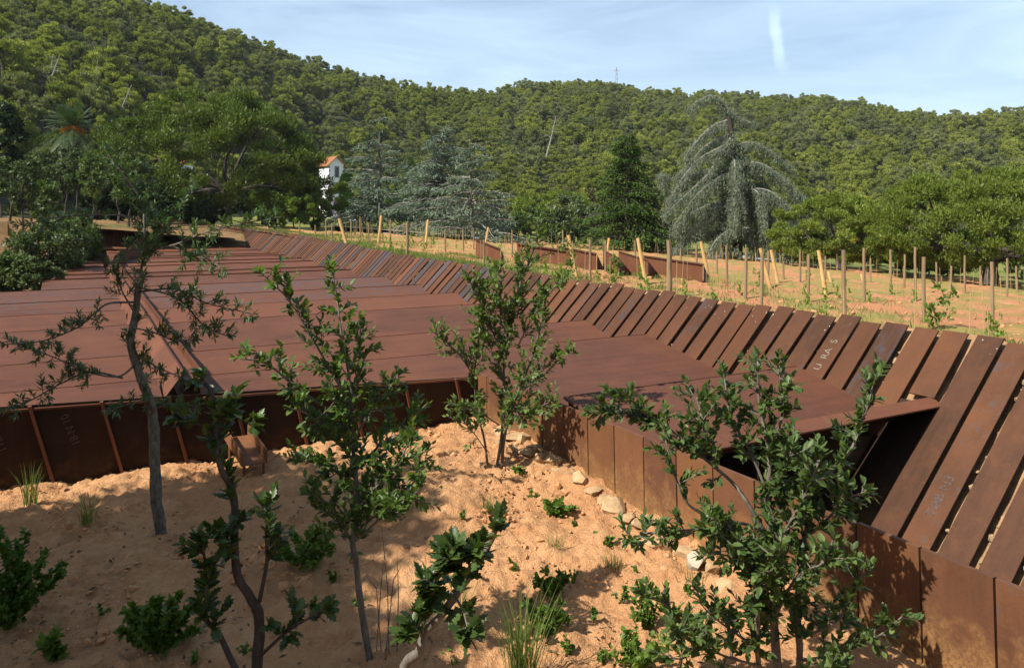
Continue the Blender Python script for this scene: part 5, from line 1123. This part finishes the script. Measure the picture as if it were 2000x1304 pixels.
cnt.append(sapling('holm_oak_sapling', 'bushy many-stemmed sapling on the sunny soil at the wall corner', 'sapling', bed_hit(968, 937), [
    ([(955, 937), (946, 860), (930, 800), (928, 720), (935, 660)], 7.75, 7.7, 0.014, 0.006, 8, 0.35), ([(966, 937), (980, 850), (984, 760), (985, 700), (1000, 610), (1012, 560), (1010, 520)], 7.75, 7.8, 0.018, 0.005, 8, 0.25), ([(978, 938), (986, 850), (1010, 770), (1038, 700), (1055, 640), (1062, 590)], 7.75, 7.6, 0.018, 0.005, 8, 0.25),
    ([(985, 720), (1000, 630), (1018, 550), (1040, 495), (1056, 440), (1064, 412)], 7.8, 7.8, 0.010, 0.004, 8, 0.25), ([(1005, 780), (1050, 735), (1085, 700), (1112, 690)], 7.75, 7.5, 0.009, 0.004, 8, 0.15), ([(930, 740), (895, 690), (862, 660), (848, 650)], 7.75, 7.5, 0.008, 0.004, 9, 0.1), ([(975, 830), (930, 800), (890, 790)], 7.75, 7.5, 0.007, 0.003, 8, 0.2), ([(985, 820), (1040, 800), (1085, 780)], 7.75, 7.5, 0.007, 0.003, 9, 0.15),
    ([(984, 700), (950, 620), (925, 560), (912, 545)], 7.78, 7.7, 0.008, 0.003, 10, 0.1), ([(985, 740), (960, 680), (940, 600), (960, 540)], 7.78, 7.9, 0.008, 0.003, 10, 0.1), ([(1010, 680), (1040, 620), (1075, 570), (1098, 545)], 7.75, 7.6, 0.008, 0.003, 10, 0.1), ([(990, 690), (985, 620), (975, 560), (972, 530)], 7.78, 7.6, 0.007, 0.003, 10, 0.1), ([(984, 760), (1020, 820), (1050, 830)], 7.7, 7.5, 0.006, 0.003, 9, 0.1), ([(950, 880), (915, 830), (880, 815)], 7.7, 7.5, 0.006, 0.003, 7, 0.3)],
    'oval', 'oak', 405, 0.058, 'bark', tw=(0.09, 0.24), lpt=(6, 10), dens=1.4))
cnt.append(sapling('holm_oak_sapling', 'big leafy holm oak sapling reaching over the dark opening', 'sapling', np.array((*at(1520, 1385, 4.3)[:2], soil_at(*at(1520, 1385, 4.3)[:2]))), [
    ([(1527, 1385), (1517, 1222), (1509, 1162), (1501, 1021), (1497, 949), (1497, 880), (1489, 800), (1480, 706)], 4.3, 4.35, 0.026, 0.005, 11, 0.22), ([(1560, 1390), (1561, 1294), (1557, 1182), (1563, 1101), (1572, 1000), (1560, 900), (1545, 850)], 4.35, 4.3, 0.022, 0.005, 11, 0.25), ([(1495, 1390), (1481, 1282), (1473, 1162), (1450, 1080), (1420, 1020)], 4.25, 4.05, 0.018, 0.005, 9, 0.3),
    ([(1562, 1030), (1581, 953), (1613, 929), (1662, 880), (1674, 840), (1694, 780), (1706, 732)], 4.3, 4.5, 0.014, 0.005, 12, 0.3), ([(1505, 1060), (1461, 985), (1433, 945), (1392, 909), (1340, 866), (1290, 825), (1195, 772)], 4.3, 4.4, 0.013, 0.004, 11, 0.38), ([(1345, 870), (1300, 840), (1230, 810), (1162, 805)], 4.4, 4.5, 0.006, 0.003, 11, 0.3), ([(1470, 1080), (1384, 1013), (1335, 972), (1310, 900), (1300, 860)], 4.2, 4.2, 0.009, 0.004, 5, 0.55),
    ([(1500, 1040), (1440, 1018), (1380, 1018), (1270, 1040), (1232, 1052)], 4.25, 3.95, 0.009, 0.004, 12, 0.35), ([(1498, 960), (1470, 890), (1440, 840), (1420, 800), (1415, 740)], 4.35, 4.45, 0.009, 0.004, 11, 0.2), ([(1497, 880), (1520, 820), (1530, 770), (1520, 720)], 4.35, 4.45, 0.009, 0.004, 11, 0.2), ([(1400, 910), (1370, 840), (1362, 790), (1350, 765)], 4.38, 4.4, 0.008, 0.003, 12, 0.15),
    ([(1560, 1060), (1610, 1010), (1650, 975), (1688, 960)], 4.3, 4.2, 0.009, 0.004, 11, 0.2), ([(1555, 1250), (1634, 1206), (1660, 1150), (1690, 1120)], 4.3, 4.1, 0.009, 0.004, 9, 0.2), ([(1560, 1290), (1640, 1275), (1706, 1248), (1760, 1205)], 4.3, 4.05, 0.009, 0.004, 9, 0.2), ([(1515, 1200), (1560, 1130), (1600, 1090), (1625, 1060)], 4.25, 4.0, 0.009, 0.004, 13, 0.1), ([(1508, 1150), (1470, 1110), (1430, 1090), (1390, 1080)], 4.2, 3.95, 0.009, 0.004, 12, 0.1),
    ([(1505, 1100), (1530, 1040), (1560, 980), (1600, 900)], 4.25, 4.1, 0.009, 0.004, 12, 0.1), ([(1515, 1220), (1500, 1150), (1520, 1080)], 4.2, 3.9, 0.008, 0.003, 14, 0.1), ([(1520, 1290), (1440, 1240), (1390, 1200), (1370, 1180)], 4.2, 4.0, 0.008, 0.003, 9, 0.2), ([(1530, 1320), (1600, 1300), (1650, 1310)], 4.2, 4.0, 0.008, 0.003, 10, 0.1), ([(1485, 1300), (1420, 1290), (1340, 1255), (1310, 1225)], 4.2, 3.9, 0.008, 0.003, 10, 0.2), ([(1499, 980), (1530, 930), (1545, 880)], 4.3, 4.15, 0.008, 0.003, 12, 0.1)],
    'oval', 'oak', 406, 0.053, 'bark', tw=(0.07, 0.19), lpt=(6, 10), dens=1.35))
cnt.append(sapling('low_oak_sprout', 'low leafy sprout on the sandy soil near the wall foot', 'sapling', bed_hit(1340, 1270), [([(1340, 1275), (1330, 1220), (1300, 1180), (1260, 1165)], 4.45, 4.3, 0.007, 0.003, 9, 0.1), ([(1345, 1275), (1370, 1230), (1400, 1200)], 4.45, 4.3, 0.007, 0.003, 9, 0.1), ([(1345, 1280), (1320, 1270), (1290, 1275)], 4.4, 4.2, 0.006, 0.003, 9, 0.1)], 'oval', 'oakb', 407, 0.06, 'bark', tw=(0.06, 0.14)))

# ------------------------------------------------------------------ weeds, grass, stones and clods on the bed
def weed(px, py, H, R, seed, label, m='weed', n=420, L=0.045, Wd=0.022, name='leafy_weed'):
    p = bed_hit(px, py); q = np.random.default_rng(seed); o = thing(name, label, 'weed', p); mb = MB(); st = MB()
    ns = max(4, int(R * 75)); per = n // ns
    for k in range(ns):
        a = q.uniform(0, 6.283); rr_ = R * math.sqrt(q.uniform(0.02, 1)); tip = p + np.array((math.cos(a) * rr_, math.sin(a) * rr_, H * q.uniform(0.35, 1) * (1.1 - 0.6 * rr_ / R))); P = limb_pts(p - (0, 0, 0.02), tip, 0.08, 6, 0.03, q); tube(st, P, np.linspace(0.004, 0.0015, 6), 4, cap=False)
        t = q.uniform(0.2, 1, per) * 5; k0 = np.clip(t.astype(int), 0, 4); c = P[k0] + (P[k0 + 1] - P[k0]) * (t - k0)[:, None]; dd = unit(rv(q, per) + (0, 0, 0.35)); V, Fc = LK['oval']
        scatter_leaves(mb, c, dd, unit(q.normal(0, 0.5, (per, 3)) + (0, 0, 1)), L * q.uniform(0.6, 1.3, per), L * q.uniform(0.6, 1.3, per) * (Wd / L) * 2.4, np.clip(q.normal(0.5, 0.2, per), 0, 1), V, Fc)
    part('stems', st, m, o); part('leaves', mb, m, o, smooth=True); return o
weed(1065, 1240, 0.34, 0.17, 501, 'clover-like green weed beside the tall grass tuft on sunlit soil')
weed(1080, 1160, 0.18, 0.15, 502, 'low spreading weed in the leafy shadow on the soil')
weed(1085, 1005, 0.16, 0.20, 503, 'flat green weed patch near the stones at the wall')
weed(1190, 1075, 0.14, 0.07, 504, 'tiny weed on bare soil below the largest stones', n=90)
weed(590, 1105, 0.42, 0.28, 505, 'bushy weed in half shade behind the spiny young oak', n=1700, L=0.038)
weed(305, 1270, 0.52, 0.24, 506, 'dark leafy weed in deep shade beside the spiny young oak', n=2000, L=0.042)
weed(20, 1225, 0.75, 0.32, 507, 'tall dark leafy weed clump at the shaded edge of the bed', n=2800, L=0.045)
weed(100, 1290, 0.22, 0.12, 508, 'small broad-leaved weed in the darkest shade', n=160, L=0.06)
weed(765, 1010, 0.30, 0.15, 509, 'yellow-green weed under the slender bright sapling', n=260)
weed(1270, 1230, 0.36, 0.15, 510, 'pale green trefoil weed by the low leafy sprout', n=260, L=0.035)
weed(1010, 925, 0.12, 0.07, 511, 'small weed beside the many-stemmed sapling', n=80)
weed(700, 1000, 0.25, 0.12, 512, 'soft weed at the foot of the slender sapling', n=200)
weed(1250, 1310, 0.35, 0.2, 513, 'yellowish weed spreading at the near edge of the sandy soil', n=420, L=0.035)
weed(1165, 1060, 0.10, 0.05, 514, 'seedling on the sandy slope under the stone row', n=50)
weed(1345, 1165, 0.10, 0.06, 515, 'seedling right beside the pale stone block', n=50)
for i, (x, y) in enumerate([(860, 960), (905, 1010), (1040, 970), (1130, 1030), (1000, 1110), (1120, 1130), (1240, 1120), (1215, 1170), (1160, 1210), (1110, 1275), (880, 1290), (930, 1230), (830, 1000), (650, 1130), (610, 1190), (480, 1270), (380, 1290), (200, 1200), (545, 1235), (1290, 1190), (1030, 1180), (700, 1180), (1180, 1290), (460, 1010)]):
    tag(weed(x, y, 0.07 + 0.012 * (i % 5), 0.035 + 0.011 * (i % 4), 540 + i, 'tiny green seedling scattered on the bare soil of the bed', n=36 + 9 * (i % 5), L=0.022, name='seedling'), group='seedlings on the bed')
def tuft(px, py, H, n, seed, label, spread=0.5, m='grass'):
    p = bed_hit(px, py); q = np.random.default_rng(seed); o = thing('grass_tuft', label, 'grass', p); mb = MB()
    for k in range(n):
        a = q.uniform(0, 6.283); l = H * q.uniform(0.5, 1.0); t = np.linspace(0, 1, 6); sp = q.uniform(0.05, spread); P = p + np.stack((math.cos(a) * (0.03 + sp * l * t ** 1.6), math.sin(a) * (0.03 + sp * l * t ** 1.6), l * (t - 0.25 * sp * t ** 2)), -1)
        P = P + np.array((q.normal(0, 0.03), q.normal(0, 0.03), 0)); sdv = np.array((-math.sin(a), math.cos(a), 0)) * 0.0035; w_ = (1 - t ** 2)[:, None]; V = np.concatenate((P - sdv * w_, P + sdv * w_)); mb.add(V, [[i, i + 1, 7 + i, 6 + i] for i in range(5)], np.clip(q.normal(0.5, 0.2), 0, 1))
    part('blades', mb, m, o)
tuft(1020, 1335, 0.62, 130, 521, 'tall wiry grass tuft on the sunlit soil next to the oak stump', 0.55)
tuft(780, 985, 0.2, 40, 522, 'short grass tuft behind the slender sapling')
tuft(955, 1000, 0.18, 50, 523, 'thin grass tuft in front of the many-stemmed sapling', 0.8)
tuft(1080, 1080, 0.22, 26, 524, 'sparse dry grass stems in the middle of the sandy soil')
tuft(60, 985, 0.42, 50, 525, 'shaded grass tuft at the foot of the black wall plates', 0.7)
tuft(170, 1025, 0.38, 40, 526, 'shaded grass tuft near the corky trunk', 0.8)
tuft(1195, 1110, 0.14, 34, 527, 'short green grass tuft on the sandy slope', 0.8)
tuft(1355, 1145, 0.16, 30, 528, 'short grass tuft beside the stones at the wall foot', 0.6)
tuft(900, 1180, 0.3, 16, 529, 'few dry grass stems behind the oak stump', 0.7)
for i, (x, y, h) in enumerate([(745, 1270, 0.75), (760, 1275, 0.8), (775, 1270, 0.7), (735, 1265, 0.8), (752, 1280, 0.9)]):
    p = bed_hit(x, y); mb = MB(); tube(mb, [p - (0, 0, 0.03), p + (0.02 * (i - 2) + 0.01, 0, h * 0.5), p + (0.05 * (i - 2), 0.01, h * (0.6 + 0.13 * ((i * 3) % 4)))], [0.0035, 0.003, 0.001], 5)
    tag(part('dry_stem', mb, 'bark', None, (0, 0, 0)), 'thin dry leafless stem rising from soil beside the slender sapling', 'stem', 'dry stems by the slender sapling')
r = np.random.default_rng(91)
STN = [(1010, 858, 0.13), (985, 848, 0.11), (1032, 862, 0.12), (1030, 885, 0.10), (1052, 878, 0.11), (1060, 900, 0.10), (1088, 903, 0.12), (1108, 930, 0.08), (1118, 925, 0.07), (1085, 925, 0.07), (1130, 945, 0.13), (1157, 968, 0.09), (1180, 978, 0.09), (1205, 996, 0.13), (1228, 1015, 0.09), (1248, 1030, 0.10), (1275, 1062, 0.09), (1300, 1072, 0.10), (1330, 1085, 0.10), (1362, 1095, 0.11), (1300, 1108, 0.06), (1350, 1105, 0.06), (1395, 1120, 0.09), (1420, 1160, 0.09), (1305, 1088, 0.05), (1000, 880, 0.08), (1180, 1000, 0.05), (975, 868, 0.07)]
for x, y, sz in STN:
    p = bed_hit(x, y); u_, s_ = us(p[0], p[1]); 
    if u_ > 2.93 - sz * 0.8: p[0], p[1] = xy(2.93 - sz * 0.8, s_)
    mb = MB(); rock(mb, r, np.array((p[0], p[1], soil_at(p[0], p[1]) + sz * 0.3)), sz * 1.25, 0.65, 16, True)
    o = part('stone', mb, 'rock', None, (p[0], p[1], p[2])); o.location = tuple(p)
    tag(o, 'angular ochre stone lying along the foot of the steel side wall', 'stone', 'stones along the side wall')
p = bed_hit(1358, 1112); mb = MB(); rock(mb, r, np.array((0, 0, 0.05)), 0.10, 1.0, 10, True); o = part('stone_block', mb, 'palestone', None, (0, 0, 0)); o.location = tuple(p); tag(o, 'whitish upright stone block at the wall foot under the big sapling', 'stone')
mb = MB()
for _ in range(9000):
    X = r.uniform(-5.5, 2.6); Y = r.uniform(3.2, 9.6); u_, s_ = us(X, Y)
    if u_ > 2.9 or s_ > wall_s(u_) - 0.02: continue
    dens_ = fbm(X * 1.2 + 5, Y * 1.2, 3) + 0.6 * math.exp(-((X + 0.2) ** 2 + (Y - 7.6) ** 2) / 0.9) + 0.6 * math.exp(-((X + 2.0) ** 2 / 1.3 + (Y - 5.75) ** 2 / 0.08)) + 0.5 * math.exp(-((s_ - wall_s(u_)) / 0.16) ** 2)
    if dens_ < 0.12: continue
    sz = r.uniform(0.006, 0.022) * (1 + 1.6 * (r.random() < 0.10)) * (1.3 if dens_ > 0.5 else 1); rock(mb, r, np.array((X, Y, soil_at(X, Y) + sz * 0.4 + 0.012)), sz, 0.8, 9)
part('soil_clods', mb, 'clod', None, (0, 0, 0))['kind'] = 'stuff'
# dry leaf litter in the bed
r = np.random.default_rng(97); mb = MB(); Nl = 2600; X = r.uniform(-5.0, 2.4, Nl); Y = r.uniform(3.6, 9.0, Nl); u_, s_ = us(X, Y)
dn = fbm(X * 0.9 + 3, Y * 0.9, 3) + 0.7 * np.exp(-((X + 2.95) ** 2 + (Y - 6.5) ** 2) / 0.25) + 0.15 * (X < -1.2)
ok = (dn > 0.10) & (u_ < 2.9) & (s_ < wall_s(u_) - 0.05); X, Y = X[ok], Y[ok]
jj = np.clip(np.searchsorted(_gs, us(X, Y)[1]), 0, len(_gs) - 1); ii = np.clip(np.searchsorted(_gu, us(X, Y)[0]), 0, len(_gu) - 1)
scatter_leaves(mb, np.stack((X, Y, GZ[jj, ii] + 0.025), -1), r.normal(size=(len(X), 3)) * (1, 1, 0.25), unit(r.normal(0, 0.35, (len(X), 3)) + (0, 0, 1)), r.uniform(0.025, 0.06, len(X)), 0.024, r.random(len(X)))
part('leaf_litter', mb, 'litter', None, (0, 0, 0))['kind'] = 'stuff'
# ------------------------------------------------------------------ thin summer haze in the valley air
hz = MB(); box(hz, -1300, 1300, -110, 640, -150, 150)
hme = hz.mesh('haze'); hm = bpy.data.materials.new('haze'); hm.use_nodes = True; ht = hm.node_tree; ht.nodes.clear()
ho = ht.nodes.new('ShaderNodeOutputMaterial'); hv = ht.nodes.new('ShaderNodeVolumePrincipled'); hv.inputs['Color'].default_value = (0.86, 0.92, 1.0, 1); hv.inputs['Density'].default_value = 0.00012; hv.inputs['Anisotropy'].default_value = 0.2
ht.links.new(hv.outputs[0], ho.inputs['Volume']); hme.materials.append(hm)
hob = bpy.data.objects.new('haze', hme); COL.objects.link(hob); hob['kind'] = 'stuff'; hob['label'] = 'thin pale haze filling the valley air'
